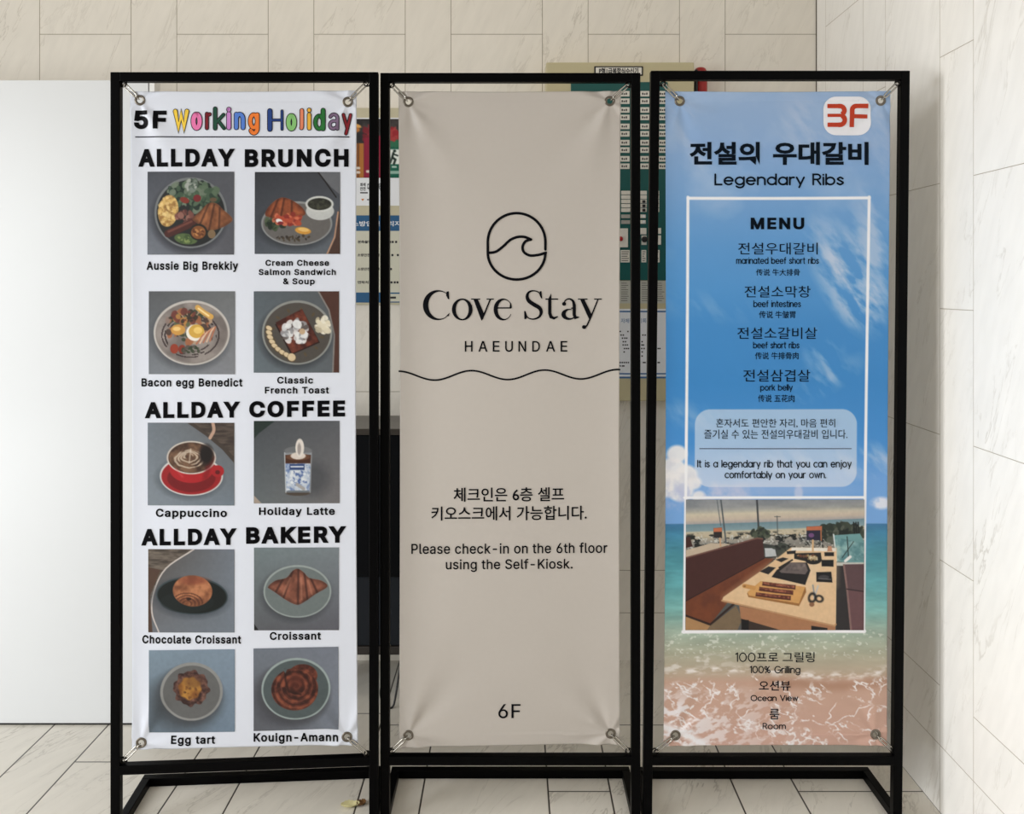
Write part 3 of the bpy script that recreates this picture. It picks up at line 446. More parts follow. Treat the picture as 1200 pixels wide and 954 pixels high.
# round geometric single-stroke letters: advance, strokes (x-height 0.7, cap height 1, y up)
STROKE = {
 'a': (.66, [RO(), [(.66, .7), (.66, 0)]]), 'b': (.66, [RO(), [(0, 1), (0, 0)]]), 'd': (.66, [RO(), [(.66, 1), (.66, 0)]]),
 'o': (.66, [RO()]), 'p': (.66, [RO(), [(0, .7), (0, -.3)]]), 'c': (.56, [arc(.33, .35, .33, .35, 45, 315, 20)]),
 'e': (.66, [[(.02, .36), (.64, .36)] + arc(.33, .35, .33, .35, 4, 318, 22)]),
 'g': (.66, [RO(), [(.66, .7), (.66, -.02)] + arc(.34, -.02, .32, .28, 0, -150, 10)]),
 'n': (.56, [[(0, .7), (0, 0)], [(0, .42)] + arc(.28, .42, .28, .28, 180, 0, 12) + [(.56, 0)]]),
 'h': (.56, [[(0, 1), (0, 0)], [(0, .42)] + arc(.28, .42, .28, .28, 180, 0, 12) + [(.56, 0)]]),
 'm': (.92, [[(0, .7), (0, 0)], arc(.23, .46, .23, .24, 180, 0, 10) + [(.46, 0)], [(.46, .46)] + arc(.69, .46, .23, .24, 180, 0, 10) + [(.92, 0)]]),
 'r': (.32, [[(0, .7), (0, 0)], arc(.27, .42, .27, .28, 180, 75, 8)]),
 'i': (.0, [[(0, .7), (0, 0)], [(0, .95), (0, .97)]]), 'j': (.1, [[(.1, .7), (.1, -.12)] + arc(-.06, -.12, .16, .16, 0, -80, 6), [(.1, .95), (.1, .97)]]),
 'k': (.5, [[(0, 1), (0, 0)], [(.47, .7), (.03, .27)], [(.16, .4), (.5, 0)]]), 'l': (.0, [[(0, 1), (0, 0)]]),
 's': (.46, [[tuple(p) for p in catmull([(.44, .58), (.23, .7), (.03, .54), (.23, .37), (.46, .18), (.23, 0), (.0, .13)], 5)]]),
 't': (.34, [[(.15, .95), (.15, .15)] + arc(.28, .15, .13, .15, 180, 280, 5), [(0, .7), (.34, .7)]]),
 'f': (.34, [arc(.3, .82, .16, .18, 90, 180, 6) + [(.14, 0)], [(0, .66), (.34, .66)]]),
 'u': (.56, [[(0, .7), (0, .28)] + arc(.28, .28, .28, .28, 180, 360, 12) + [(.56, .7)], [(.56, .7), (.56, 0)]]),
 'w': (.86, [[(0, .7), (.22, 0), (.43, .66), (.64, 0), (.86, .7)]]),
 'y': (.58, [[(0, .7), (.3, .02)], [(.58, .7), (.2, -.28)]]), 'v': (.56, [[(0, .7), (.28, 0), (.56, .7)]]),
 'L': (.5, [[(0, 1), (0, 0), (.5, 0)]]), 'I': (.0, [[(0, 1), (0, 0)]]),
 'R': (.58, [[(0, 0), (0, 1), (.3, 1)] + arc(.3, .75, .26, .25, 90, -90, 10) + [(0, .5)], [(.3, .5), (.58, 0)]]),
 'O': (.98, [arc(.49, .5, .49, .5, 90, 450, 30)]), '0': (.72, [arc(.36, .5, .36, .5, 90, 450, 26)]),
 'V': (.78, [[(0, 1), (.39, 0), (.78, 1)]]), '1': (.2, [[(0, .86), (.2, 1), (.2, 0)]]),
 '%': (.86, [arc(.2, .76, .18, .22, 0, 360, 14), arc(.66, .24, .18, .22, 0, 360, 14), [(.7, 1), (.14, 0)]]),
 'G': (.9, [arc(.48, .5, .48, .5, 40, 355, 26) + [(.52, .46)]]),
 'M': (.84, [[(0, 0), (0, 1), (.42, .3), (.84, 1), (.84, 0)]]), 'E': (.52, [[(.52, 1), (0, 1), (0, 0), (.52, 0)], [(0, .5), (.48, .5)]]),
 'N': (.66, [[(0, 0), (0, 1), (.66, 0), (.66, 1)]]), 'U': (.66, [[(0, 1), (0, .33)] + arc(.33, .33, .33, .33, 180, 360, 12) + [(.66, 1)]]),
 'H': (.62, [[(0, 1), (0, 0)], [(.62, 1), (.62, 0)], [(0, .5), (.62, .5)]]), 'W': (.9, [[(0, 1), (.24, 0), (.45, .8), (.66, 0), (.9, 1)]]),
 '.': (.0, [[(0, .02), (0, 0)]]), ' ': (.30, []),
}
def stroke_text(m2, text, x0, x1, ycap, ybase, w, m=0, h=0.0, gap=.22, rot=0.0):
    x = 0.0; st = []
    for ch in text:
        adv, ss = STROKE[ch]
        st += [[(a + x, b) for a, b in q] for q in ss]
        x += adv + gap
    lo = min(a for q in st for a, b in q); hi = max(a for q in st for a, b in q)
    x0 += w / 2; x1 -= w / 2; ycap += w / 2; ybase -= w / 2
    for q in st:
        P = [(x0 + (a - lo) / (hi - lo) * (x1 - x0), ybase - b * (ybase - ycap)) for a, b in q]
        P = [(a, b + rot * (a - (x0 + x1) / 2)) for a, b in P]
        m2.ribbon(P, w, m, h)

# ------------------------------------------------------------------ painted pictures (content of the printed photographs)
class Pic:
    def __init__(s, x0, y0, x1, y1, w, hh, seed=1):
        s.W, s.H = w, hh
        s.x0, s.y0, s.x1, s.y1 = x0, y0, x1, y1
        xs = np.linspace(x0, x1, w); ys = np.linspace(y0, y1, hh)
        s.X, s.Y = np.meshgrid(xs, ys); s.px = (x1 - x0) / w
        s.img = np.zeros((hh, w, 3)); s.rng = np.random.RandomState(seed)
    def blend(s, a, c):
        a = np.clip(a, 0, 1)[..., None]; s.img = s.img * (1 - a) + np.asarray(c, float) * a
    def grad(s, tl, tr, bl, br):
        u = ((s.X - s.x0) / (s.x1 - s.x0))[..., None]; v = ((s.Y - s.y0) / (s.y1 - s.y0))[..., None]
        f = lambda c: np.asarray(c, float)
        s.img = (f(tl) * (1 - u) + f(tr) * u) * (1 - v) + (f(bl) * (1 - u) + f(br) * u) * v
    def noise(s, scale, octv=4, seed=0, sx=1.0, sy=1.0, ang=0.0):
        r = np.random.RandomState(seed + 77); tot = np.zeros_like(s.X); amp = 1.0; nrm = 0.0
        ca, sa = math.cos(ang), math.sin(ang)
        U = (s.X * ca + s.Y * sa) / (scale * sx); V = (-s.X * sa + s.Y * ca) / (scale * sy)
        for o in range(octv):
            g = r.rand(128, 128)
            uu, vv = U * 2 ** o + 31.7 * o + 400, V * 2 ** o + 17.3 * o + 400
            i = np.floor(uu).astype(int); j = np.floor(vv).astype(int); fu = uu - i; fv = vv - j
            fu = fu * fu * (3 - 2 * fu); fv = fv * fv * (3 - 2 * fv)
            q = lambda a, b: g[a % 128, b % 128]
            tot += amp * ((q(i, j) * (1 - fu) + q(i + 1, j) * fu) * (1 - fv) + (q(i, j + 1) * (1 - fu) + q(i + 1, j + 1) * fu) * fv)
            nrm += amp; amp *= 0.5
        return tot / nrm
    def mell(s, cx, cy, rx, ry, rot=0.0, soft=None):
        soft = s.px * 1.3 if soft is None else soft
        a = math.radians(rot); dx = s.X - cx; dy = s.Y - cy
        u = (dx * math.cos(a) + dy * math.sin(a)) / rx; v = (-dx * math.sin(a) + dy * math.cos(a)) / ry
        d = (np.sqrt(u * u + v * v) - 1) * min(rx, ry)
        return np.clip(0.5 - d / soft, 0, 1)
    def mpoly(s, pts, soft=None):
        soft = s.px * 1.3 if soft is None else soft
        P = np.asarray(pts, float); ins = np.zeros(s.X.shape, bool); dm = np.full(s.X.shape, 1e9)
        for a, b in zip(P, np.roll(P, -1, 0)):
            c = ((a[1] > s.Y) != (b[1] > s.Y)) & (s.X < (b[0] - a[0]) * (s.Y - a[1]) / ((b[1] - a[1]) + 1e-12) + a[0]); ins ^= c
            dm = np.minimum(dm, s._seg(a, b))
        return np.clip(0.5 + np.where(ins, dm, -dm) / soft, 0, 1)
    def _seg(s, a, b):
        d = np.asarray(b, float) - a; L = d @ d + 1e-9
        t = np.clip(((s.X - a[0]) * d[0] + (s.Y - a[1]) * d[1]) / L, 0, 1)
        return np.hypot(s.X - a[0] - t * d[0], s.Y - a[1] - t * d[1])
    def mline(s, pts, w, soft=None):
        soft = s.px * 1.3 if soft is None else soft
        dm = np.full(s.X.shape, 1e9)
        for a, b in zip(pts[:-1], pts[1:]): dm = np.minimum(dm, s._seg(np.asarray(a, float), np.asarray(b, float)))
        return np.clip(0.5 - (dm - w / 2) / soft, 0, 1)
    def ell(s, cx, cy, rx, ry, c, rot=0.0, soft=None, al=1.0): s.blend(s.mell(cx, cy, rx, ry, rot, soft) * al, c)
    def poly(s, pts, c, soft=None, al=1.0): s.blend(s.mpoly(pts, soft) * al, c)
    def line(s, pts, w, c, soft=None, al=1.0): s.blend(s.mline(pts, w, soft) * al, c)
    def tex(s, mask, c1, c2, scale, seed=0, gain=2.2, **k):
        n = np.clip((s.noise(scale, 3, seed, **k) - 0.5) * gain + 0.5, 0, 1)[..., None]
        c = np.asarray(c1, float) * (1 - n) + np.asarray(c2, float) * n
        m = np.clip(mask, 0, 1)[..., None]; s.img = s.img * (1 - m) + c * m
    def blobs(s, cx, cy, rx, ry, n, size, cols, seed=0, al=0.9):
        r = np.random.RandomState(seed)
        for i in range(n):
            a = r.rand() * 6.283; d = math.sqrt(r.rand()); z = size * (0.5 + r.rand())
            s.ell(cx + rx * d * math.cos(a), cy + ry * d * math.sin(a), z, z * (0.4 + 0.5 * r.rand()), cols[r.randint(len(cols))], r.rand() * 180, al=al)
    def plate(s, cx, cy, rx, ry, face, rim, rw, shadow=(60, 62, 68), rot=0):
        s.ell(cx - rx * .05, cy + ry * .12, rx * 1.03, ry * 1.03, shadow, rot, soft=rx * .2, al=.7)
        s.ell(cx, cy, rx, ry, rim, rot); s.ell(cx, cy + rw * .2, rx - rw, ry - rw, face, rot)
    def croissant(s, outline, ridges, c1, c2, dark, seed=0, w=7):
        o = list(outline); P = catmull(o[-2:] + o + o[:2], 4)[8:-8]
        m = s.mpoly([tuple(q) for q in P]); s.tex(m, c1, c2, 26, seed, gain=1.6)
        for q in ridges:
            d = (ridges[-1][0][0] - ridges[0][0][0]) * .10
            s.blend(s.mline([(a - d, b) for a, b in q], w * 1.2, w * 1.6) * m * .35, np.clip(np.asarray(c2) * 1.18, 0, 255))
            s.blend(s.mline(q, w * .7, w * .9) * m * .8, dark)
        s.blend((m - s.mpoly([tuple(q) for q in P], w * 3.2)).clip(0, 1) * .9, dark)

# ------------------------------------------------------------------ the setting
XR, YB = 1.183, 3.48                                   # right wall, back wall
structure(B().box((-5.2, -1.2, -0.1), (XR + 0.12, YB + 0.12, 0)).build('floor',
    tile_mat('floor_tile', 'X', -1.337, 1.0, .361, .179, .70, 2.738, 2.738 + .62, (231, 226, 216), (150, 142, 130), (48, 41, 36), jw=0.0034, va='Y', rough=0.28, vein_amt=0.7, seed=5, stag=.31)))
structure(B().box((-5.2, YB, 0), (XR + 0.12, YB + 0.12, 3.1)).build('wall_back',
    tile_mat('back_wall_tile', 'X', XR, -1.0, .355, .1775, .694, .350, .004, (236, 230, 219), (168, 158, 142), (140, 128, 108), base_course=.185, rough=0.42, vein_amt=0.42)))
structure(B().box((XR, -0.6, 0), (XR + 0.12, YB, 3.1)).build('wall_right',
    tile_mat('right_wall_tile', 'Y', 3.379, -1.0, .361, .180, .694, .350, .004, (246, 244, 240), (166, 158, 144), (168, 158, 142), base_course=.185, jw=0.0014, rough=0.42, vein_amt=0.42, seed=9, lean=-1.0)))
structure(B().box((XR - .0028, YB - .0028, 0), (XR, YB, 3.1)).build('trim_1', mat('corner_sealant', (70, 58, 46), .7)))

# white partition panel standing in front of the back wall at the left
pp = thing('partition_panel', 'tall plain white partition panel standing at the left in front of the tiled wall', 'panel', (-1.9, 2.99, 0))
white = mat('white_laminate', (217, 219, 221), 0.38, noise=0.006, scale=3)
B().box((-2.75, 2.966, 0.007), (-1.2045, 3.015, 2.136), 0.0015).build('panel_board', white, pp)
B().box((-2.75, 2.970, 0.0), (-1.2055, 3.011, 0.0075)).build('bottom_gap_shade', mat('dark_gap_fill', (30, 28, 27), 0.8), pp, label='dark strip standing for the shaded gap under the panel')  # shade of the gap under the panel, put in as a dark strip
B().box((-1.2046, 2.976, 0.007), (-1.2012, 3.012, 2.136)).build('groove', mat('dark_gap_fill', (30, 28, 27), 0.8), pp, label='dark groove along the panel edge')  # dark colour stands for the shade inside the groove
B().box((-1.2011, 2.967, 0.007), (-1.1835, 3.0145, 2.136), .001).build('edge_strip', mat('panel_edge', (232, 232, 230), 0.4), pp)

# ------------------------------------------------------------------ three black display stands
T = 0.0245
black = mat('black_powder_coat', (1, 1, 2), 0.4, spec=0.07, noise=0.06, scale=300, bump=0.03)
def stand(label, x0, y0, x1, y1, ztop, zbar, depth, shear=0.0, skew=0.0):
    rz = math.atan2(y1 - y0, x1 - x0); w = math.hypot(x1 - x0, y1 - y0)
    root = thing('banner_stand', label, 'stand', (x0, y0, 0), rz, group='black tube banner stands')
    def part(name, lo, hi, wedge=None):
        b = B().box(lo, hi, 0.0018, 2)
        b.v = [(x + shear * z, y, z + skew * x * (z > 1)) for x, y, z in b.v]
        return b.build(name, black, root, local=True)
    part('post', (0, 0, 0), (T, T, ztop)); part('post', (w - T, 0, 0), (w, T, ztop))
    part('top_bar', (T - .001, 0.0003, ztop - T), (w - T + .001, T - .0003, ztop))
    part('bottom_bar', (T - .001, 0.0003, zbar - T), (w - T + .001, T - .0003, zbar))
    for xa in (0.0, w - T):
        part('foot_rail', (xa + .0003, T - .001, 0.0), (xa + T - .0003, depth, T))
    part('rear_rail', (0, depth, 0), (w, depth + T, T))
    return root
F1 = stand('leftmost of the three black tube banner stands, holding the white brunch menu banner', -1.0585, 2.360, -.3595, 2.4085, 2.0185, .1885, .240, skew=.0165)
F2 = stand('middle of the three black tube banner stands, holding the plain beige banner', -.3575, 2.430, .3485, 2.430, 2.033, .1775, .214)
F3 = stand('rightmost black tube banner stand, leaning a little, holding the blue sea banner', .3555, 2.430, 1.0585, 2.430, 2.039, .1775, .212, shear=0.0105)

class Banner:
    def __init__(s, corners, eyelets, p0, p1, wr=1.0, curl=(0, 0), seed=0):
        (x0, y0), (x1, y1) = p0, p1
        s.k = (y1 - y0) / (x1 - x0); s.X0, s.Y0 = x0, y0 + T * 0.5
        s.n = np.array([s.k, -1.0, 0.0]); s.n /= np.linalg.norm(s.n)
        s.c = [np.asarray(p, float) for p in corners]; s.e = [np.asarray(p, float) for p in eyelets]
        s.wr, s.curl, s.seed = wr, curl, seed
    def plane(s, x, y):
        dx = (np.asarray(x, float) - CX) / FOC; dz = -(np.asarray(y, float) - HY) / FOC
        t = (s.Y0 - s.k * s.X0) / (1 - s.k * dx)
        return np.stack([t * dx, t, EYE + t * dz], -1)
    def lift(s, x, y):
        """how far the cloth stands off its plane: tension folds from the eyelets, soft edge curl, slow billow"""
        x = np.asarray(x, float); y = np.asarray(y, float); h = np.zeros_like(x)
        cx, cy = sum(p[0] for p in s.c) / 4, sum(p[1] for p in s.c) / 4
        for i, e in enumerate(s.e):
            dx, dy = x - e[0], y - e[1]; r = np.hypot(dx, dy) + 1e-6
            th = np.arctan2(dy, dx) - math.atan2((cy - e[1]) * 0.55, cx - e[0])
            env = np.exp(-r / 62.0) * np.clip((r - 3) / 22.0, 0, 1)
            h += s.wr * env * (0.0042 * np.cos(5.2 * th + 0.5 * i + s.seed) + 0.0018 * np.cos(9.0 * th + i))
        u = (x - s.c[0][0]) / (s.c[1][0] - s.c[0][0]); v = (y - s.c[0][1]) / (s.c[2][1] - s.c[0][1])
        mid = np.sin(np.pi * np.clip(v, 0, 1))
        h += s.curl[0] * np.exp(-np.clip(u, 0, 1) / 0.07) * mid + s.curl[1] * np.exp(-np.clip(1 - u, 0, 1) / 0.07) * mid
        h += 0.004 * np.sin(np.pi * np.clip(u, 0, 1)) * mid
        return h
    def map(s, x, y, h=0.0):
        return s.plane(x, y) + (s.lift(x, y) + np.asarray(h, float))[..., None] * s.n
    def grid(s, w, hh):
        u = np.linspace(0, 1, w)[None, :]; v = np.linspace(0, 1, hh)[:, None]
        a, b, c, d = s.c
        x = (a[0] * (1 - u) + b[0] * u) * (1 - v) + (c[0] * (1 - u) + d[0] * u) * v
        y = (a[1] * (1 - u) + b[1] * u) * (1 - v) + (c[1] * (1 - u) + d[1] * u) * v
        x = x + 1.6 * np.sin(np.pi * v) * (1 - 2 * u)      # sides drawn in slightly between the eyelets
        y = y + 1.0 * np.sin(np.pi * u) * (1 - 2 * v)
        return x, y

def grid_mesh(name, P, mats, parent, ink=None, keep=None, smooth=True):
    """fast regular grid mesh facing the camera side; P is (rows, cols, 3) in world space"""
    hh, w = P.shape[:2]
    inv = np.array(world_of(parent).inverted()) if parent is not None else np.eye(4)
    V = P.reshape(-1, 3) @ inv[:3, :3].T + inv[:3, 3]
    i = np.arange((hh - 1) * (w - 1)); r, c = i // (w - 1), i % (w - 1)
    q = np.stack([r * w + c, (r + 1) * w + c, (r + 1) * w + c + 1, r * w + c + 1], 1)
    if keep is not None:
        k = keep.reshape(-1); q = q[k[q].any(1)]
    me = bpy.data.meshes.new(name)
    me.vertices.add(len(V)); me.vertices.foreach_set('co', V.astype(np.float32).ravel())
    me.loops.add(q.size); me.loops.foreach_set('vertex_index', q.astype(np.int32).ravel())
    me.polygons.add(len(q)); me.polygons.foreach_set('loop_start', np.arange(0, q.size, 4, dtype=np.int32))
    me.update(calc_edges=True)
    if smooth: me.polygons.foreach_set('use_smooth', np.ones(len(q), bool))
    if ink is not None:
        at = me.color_attributes.new('ink', 'FLOAT_COLOR', 'POINT')
        col = np.ones((len(V), 4), np.float32); col[:, :3] = np.clip(lin(ink.reshape(-1, 3)) * INK, 0, .95)
        at.data.foreach_set('color', col.ravel())
    for m in mats if isinstance(mats, (list, tuple)) else [mats]: me.materials.append(m)
    o = bpy.data.objects.new(name, me); COL.objects.link(o)
    if parent is not None: o.parent = parent
    return o
INK = 1.0

def sheet(bn, root, m, w, hh, ink=None):
    x, y = bn.grid(w, hh); keep = np.ones(x.shape, bool)
    for e in bn.e: keep &= np.hypot(x - e[0], y - e[1]) > 4.6
    o = grid_mesh('vinyl_sheet', bn.map(x, y), m, root, ink, keep)
    so = o.modifiers.new('thickness', 'SOLIDIFY'); so.thickness = 0.0007; so.offset = -1.0
    return o
def refine(m2, bn, lim=3.2):
    """split long faces of flat artwork that lies on the folds near an eyelet, so it follows the cloth"""
    v = [tuple(p) for p in m2.v]; tri = []
    for f, mi in zip(m2.f, m2.m):
        tri += [(f[0], f[k], f[k + 1], mi) for k in range(1, len(f) - 1)] if len(f) > 4 or min(math.hypot(v[f[0]][0] - e[0], v[f[0]][1] - e[1]) for e in bn.e) < 110 else [tuple(f) + (mi,)]
    out, st = [], tri
    while st:
        t = st.pop(); f, mi = t[:-1], t[-1]
        if len(f) != 3: out.append(t); continue
        cx = sum(v[k][0] for k in f) / 3; cy = sum(v[k][1] for k in f) / 3
        L = [(math.hypot(v[f[k]][0] - v[f[(k + 1) % 3]][0], v[f[k]][1] - v[f[(k + 1) % 3]][1]), k) for k in range(3)]
        l, k = max(L)
        if l < lim or min(math.hypot(cx - e[0], cy - e[1]) for e in bn.e) > 90: out.append(t); continue
        a, b_, c = f[k], f[(k + 1) % 3], f[(k + 2) % 3]
        n = len(v); v.append(tuple((p + q) / 2 for p, q in zip(v[a], v[b_])))
        st += [(a, n, c, mi), (n, b_, c, mi)]
    r = M2(); r.v = v; r.f = [t[:-1] for t in out]; r.m = [t[-1] for t in out]
    return r
def artwork(bn, root, name, m2, mats, label=None, layer=0.0011):
    m2 = refine(m2, bn)
    v = np.asarray(m2.v, float)
    P = bn.map(v[:, 0], v[:, 1], layer + v[:, 2])
    return obj(name, P, [f[::-1] for f in m2.f], mats, root, midx=m2.m, label=label)
def picture(bn, root, name, pic, quad, label, m, sat=.8, gam=1.2):
    """quad = TL, TR, BL, BR corners on the banner"""
    u = np.linspace(0, 1, pic.W)[None, :]; v = np.linspace(0, 1, pic.H)[:, None]; a, b, c, d = quad
    x = (a[0] * (1 - u) + b[0] * u) * (1 - v) + (c[0] * (1 - u) + d[0] * u) * v
    y = (a[1] * (1 - u) + b[1] * u) * (1 - v) + (c[1] * (1 - u) + d[1] * u) * v
    img = pic.img; g = img.mean(-1, keepdims=True)
    img = g + (img - g) * sat                               # muted, slightly contrasty print with fine grain
    img = 255 * np.clip(img / 255, 0, 1) ** gam * (1 + .06 * (pic.noise(5 * pic.px, 2, 7)[..., None] - .5))
    o = grid_mesh(name, bn.map(x, y, 0.0010), m, root, np.clip(img, 0, 255))
    o['label'] = label
    return o

steel = mat('nickel_plated', (190, 186, 178), 0.22, metal=1.0)
steel_dark = mat('dark_steel', (46, 44, 42), 0.35, metal=1.0)
eyelet_metal = mat('antique_nickel', (122, 115, 106), 0.3, metal=1.0)
def eyelets(bn, root):
    for e in bn.e:
        c = Vector(bn.plane(*e)) + Vector(bn.n) * (float(bn.lift(*e)) + 0.0006)
        b = B().torus(c, 0.0112, 0.0030, tuple(bn.n), 30, 10, flat=0.6)
        b.torus(c - Vector(bn.n) * 0.001, 0.0088, 0.0014, tuple(bn.n), 30, 8, flat=1.6)
        b.build('eyelet', eyelet_metal, root, smooth=True)

def hook(bn, corner, e, label):
    n = Vector(bn.n); A = Vector(bn.plane(*corner)); E = Vector(bn.plane(*e)) + n * (float(bn.lift(*e)) + .0006)
    d = (E - A).normalized(); side = d.cross(n).normalized(); L = (E - A).length
    root = thing('spring_hook', label, 'hook', tuple(A), 0, group='chrome spring hooks at the banner corners')
    # dark loop of wire closed round the frame corner
    b = B().torus(A + d * 0.003, 0.0085, 0.0019, tuple(n), 22, 8)
    b.torus(A + d * 0.006 + n * 0.003, 0.0062, 0.0017, tuple((n + side * 0.6).normalized()), 20, 8)
    b.build('frame_loop', steel_dark, root, smooth=True, label='dark wire loop')
    # bright flattened barrel made of two wires side by side
    p0, p1 = A + d * 0.010, A + d * (L - 0.017)
    w = 0.0042
    pts = [p0 - side * w]
    pts += [p0 + (p1 - p0) * t - side * w for t in (.3, .6, .9)]
    pts += [p1 + d * w * math.sin(t) - side * w * math.cos(t) for t in (.6, 1.2, 1.8, 2.4)]
    pts += [p0 + (p1 - p0) * t + side * w for t in (.9, .6, .3)] + [p0 + side * w]
    pts += [p0 - d * w * math.sin(t) + side * w * math.cos(t) for t in (.8, 1.6, 2.3)]
    b = B().tube([p + n * 0.002 for p in pts], 0.0022, 8, closed=True)
    b.build('barrel', steel, root, smooth=True)
    # thin hook through the eyelet
    pts = [p1 + n * .002, p1 + d * .006 + n * .0035, E - d * 0.012 + n * 0.0055, E - d * 0.006 + n * 0.0045, E - d * 0.0035, E - d * 0.006 - n * 0.005, E - d * 0.013 - n * 0.005]
    b = B().tube([tuple(p) for p in catmull([tuple(p) for p in pts], 4)], 0.0014, 8)
    b.build('hook_wire', steel, root, smooth=True)
    return root

BN1 = Banner([(152.5, 107), (418, 106), (154.5, 879), (419.5, 873.5)], [(164, 117.5), (407.6, 119.5), (165.5, 870.3), (406.6, 863.5)], (-1.0585, 2.360), (-.3595, 2.4085), 1.0, (0.002, 0.002), 0.0)
BN2 = Banner([(467, 107), (727.5, 106.5), (467.5, 877), (726.5, 872.5)], [(478.5, 119.5), (714.5, 118.5), (478.5, 861.5), (715.5, 859.5)], (-.3575, 2.430), (.3485, 2.430), 1.25, (0.003, 0.007), 0.7)
BN3 = Banner([(779.5, 107), (1043.5, 106.5), (777.5, 874.5), (1039.5, 874)], [(796.5, 118.5), (1032, 118), (791.5, 861.5), (1026, 860.5)], (.3555, 2.430), (1.0585, 2.430), 0.7, (0.002, 0.003), 1.9)
for bn, cs, what in ((BN1, [(143.5, 97), (431, 96.5), (144, 892), (431.5, 884.5)], 'white brunch menu banner'),
                     (BN2, [(457.5, 98), (738, 98), (457.5, 881.5), (737.5, 881.5)], 'plain beige banner'),
                     (BN3, [(775, 96.5), (1053.5, 96), (766.5, 881.5), (1048.5, 881)], 'blue sea banner')):
    for c, e, pos in zip(cs, bn.e, ('top left', 'top right', 'bottom left', 'bottom right')):
        hook(bn, c, e, 'chrome spring hook at the %s corner of the %s' % (pos, what))

# ------------------------------------------------------------------ banner with the food photographs
ink_black = mat('black_ink', (6, 6, 10), 0.55, spec=0.08)
vinyl_white = mat('white_vinyl', (217, 221, 232), 0.42, spec=0.35, noise=0.006, scale=60)
b1 = thing('banner', 'tall white menu banner with ten food photos and black headings', 'banner', tuple(BN1.plane(286, 874)), math.atan(BN1.k), group='vinyl banners on the stands')
sheet(BN1, b1, vinyl_white, 178, 514)
eyelets(BN1, b1)
def head(text, words, yt, yb, bold=.043, rot=-.003):
    """heavy headline: every word gets its own measured extent"""
    for w, x0, x1, dy in words:
        m = M2(); v = sans(w, bold, 0.012); lo, hi = -bold, CAP + bold
        m.text(v, x0, x1, yt + dy, yb + dy, ref=(lo, hi), rot=rot)
        artwork(BN1, b1, 'heading', m, ink_black, label='black heading word %s of %s' % (w, text))
def cap(text, lines, bold=.025):
    m = M2()
    for w, x0, x1, yt, yb in lines:
        m.text(sans(w, bold, 0.01), x0, x1, yt, yb, ref=(-bold, CAP + bold))
    artwork(BN1, b1, 'caption', m, ink_black, label='black caption reading ' + text)
m = M2(); m.text(sans('5F', .038, .02), 157, 195.2, 129.6, 151, ref=(-.038, CAP + .038))
artwork(BN1, b1, 'heading', m, ink_black, label='black floor number 5F')
# hand-drawn coloured letters, each a fat stroke with a dark outline
fun = [('W', 202.5, 222.2, 127.4, 152.5, 4.2, (238, 200, 70)), ('o', 223.3, 237.6, 130.8, 153.4, 5.0, (226, 118, 170)), ('r', 240, 248.4, 131, 152.8, 3.2, (120, 28, 38)),
       ('k', 250, 265, 125.3, 152.8, 2.6, (28, 74, 56)), ('i', 265.4, 271.2, 124.4, 152.8, 4.4, (196, 130, 196)), ('n', 274, 288, 131, 152.8, 4.2, (84, 124, 205)),
       ('g', 290.4, 304.6, 131.6, 159, 4.0, (232, 122, 50)), ('H', 314.5, 332.4, 128.3, 153.4, 1.8, (38, 66, 130)), ('o', 334.8, 348.3, 132.5, 154.2, 4.8, (134, 190, 116)),
       ('l', 351, 356, 126.7, 152.8, 3.6, (226, 132, 98)), ('i', 359.7, 365, 125.4, 153.2, 3.8, (232, 176, 62)), ('d', 366.8, 381.4, 126.6, 153.8, 3.6, (40, 110, 52)),
       ('a', 384.2, 398, 131.7, 153.6, 2.8, (118, 96, 122)), ('y', 400.4, 413, 132.5, 159, 2.6, (132, 30, 40))]
m = M2(); fmats = [mat('letter_outline', (26, 24, 34), 0.5, spec=.25)]
for i, (ch, x0, x1, yt, yb, w, c) in enumerate(fun):
    fmats.append(mat('letter_colour_%d' % i, c, 0.5, spec=.25))
    ss = STROKE[ch][1]; ow = w + 1.9
    if ch == 'r': ss = [[(0, .7), (0, 0)], [(0, .55), (.12, .66), (.3, .68)]]
    if ch == 'l': ss = [[(0, 1), (0, .1), (.1, .02)]]
    if ch == 'a': ss = [arc(.28, .48, .28, .22, 150, 0, 8) + [(.56, 0)], [(.56, .36)] + arc(.28, .19, .28, .19, 90, 270, 10) + [(.56, .1)]]
    a0 = min(p[0] for q in ss for p in q); a1 = max(p[0] for q in ss for p in q); l0 = min(p[1] for q in ss for p in q); l1 = max(p[1] for q in ss for p in q)
    for k, q in enumerate(ss):
        fx = (x1 - x0 - ow) / (a1 - a0) if a1 > a0 else 0.0
        P = [(x0 + ow / 2 + (p[0] - a0) * fx if a1 > a0 else (x0 + x1) / 2, yb - ow / 2 - (p[1] - l0) / (l1 - l0) * (yb - yt - ow)) for p in q]
        ww = w
        if ch == 'H' and k == 0: ww = 4.6
        if ch == 'k' and k == 0: ww = 3.6
        if ch == 'd' and k == 1: ww = 4.2
        if ch == 'i' and k == 1: P = [(P[0][0], P[0][1] + .3), (P[0][0], P[0][1] + .8)]
        m.ribbon(P, ww + 1.9, 0, 0.0); m.ribbon(P, ww, i + 1, 0.0004)
artwork(BN1, b1, 'heading', m, fmats, label='multicoloured hand-drawn heading reading Working Holiday')
m = M2(); m.rect(158.5, 159.9, 409.5, 161.1); artwork(BN1, b1, 'rule', m, ink_black)
head('ALLDAY BRUNCH', [('ALLDAY', 162, 275.5, 0), ('BRUNCH', 287, 408.5, 0.3)], 174.6, 195.4)
head('ALLDAY COFFEE', [('ALLDAY', 170, 282, 0), ('COFFEE', 292.5, 404.5, -1.2)], 470.8, 489.6, rot=-.008)
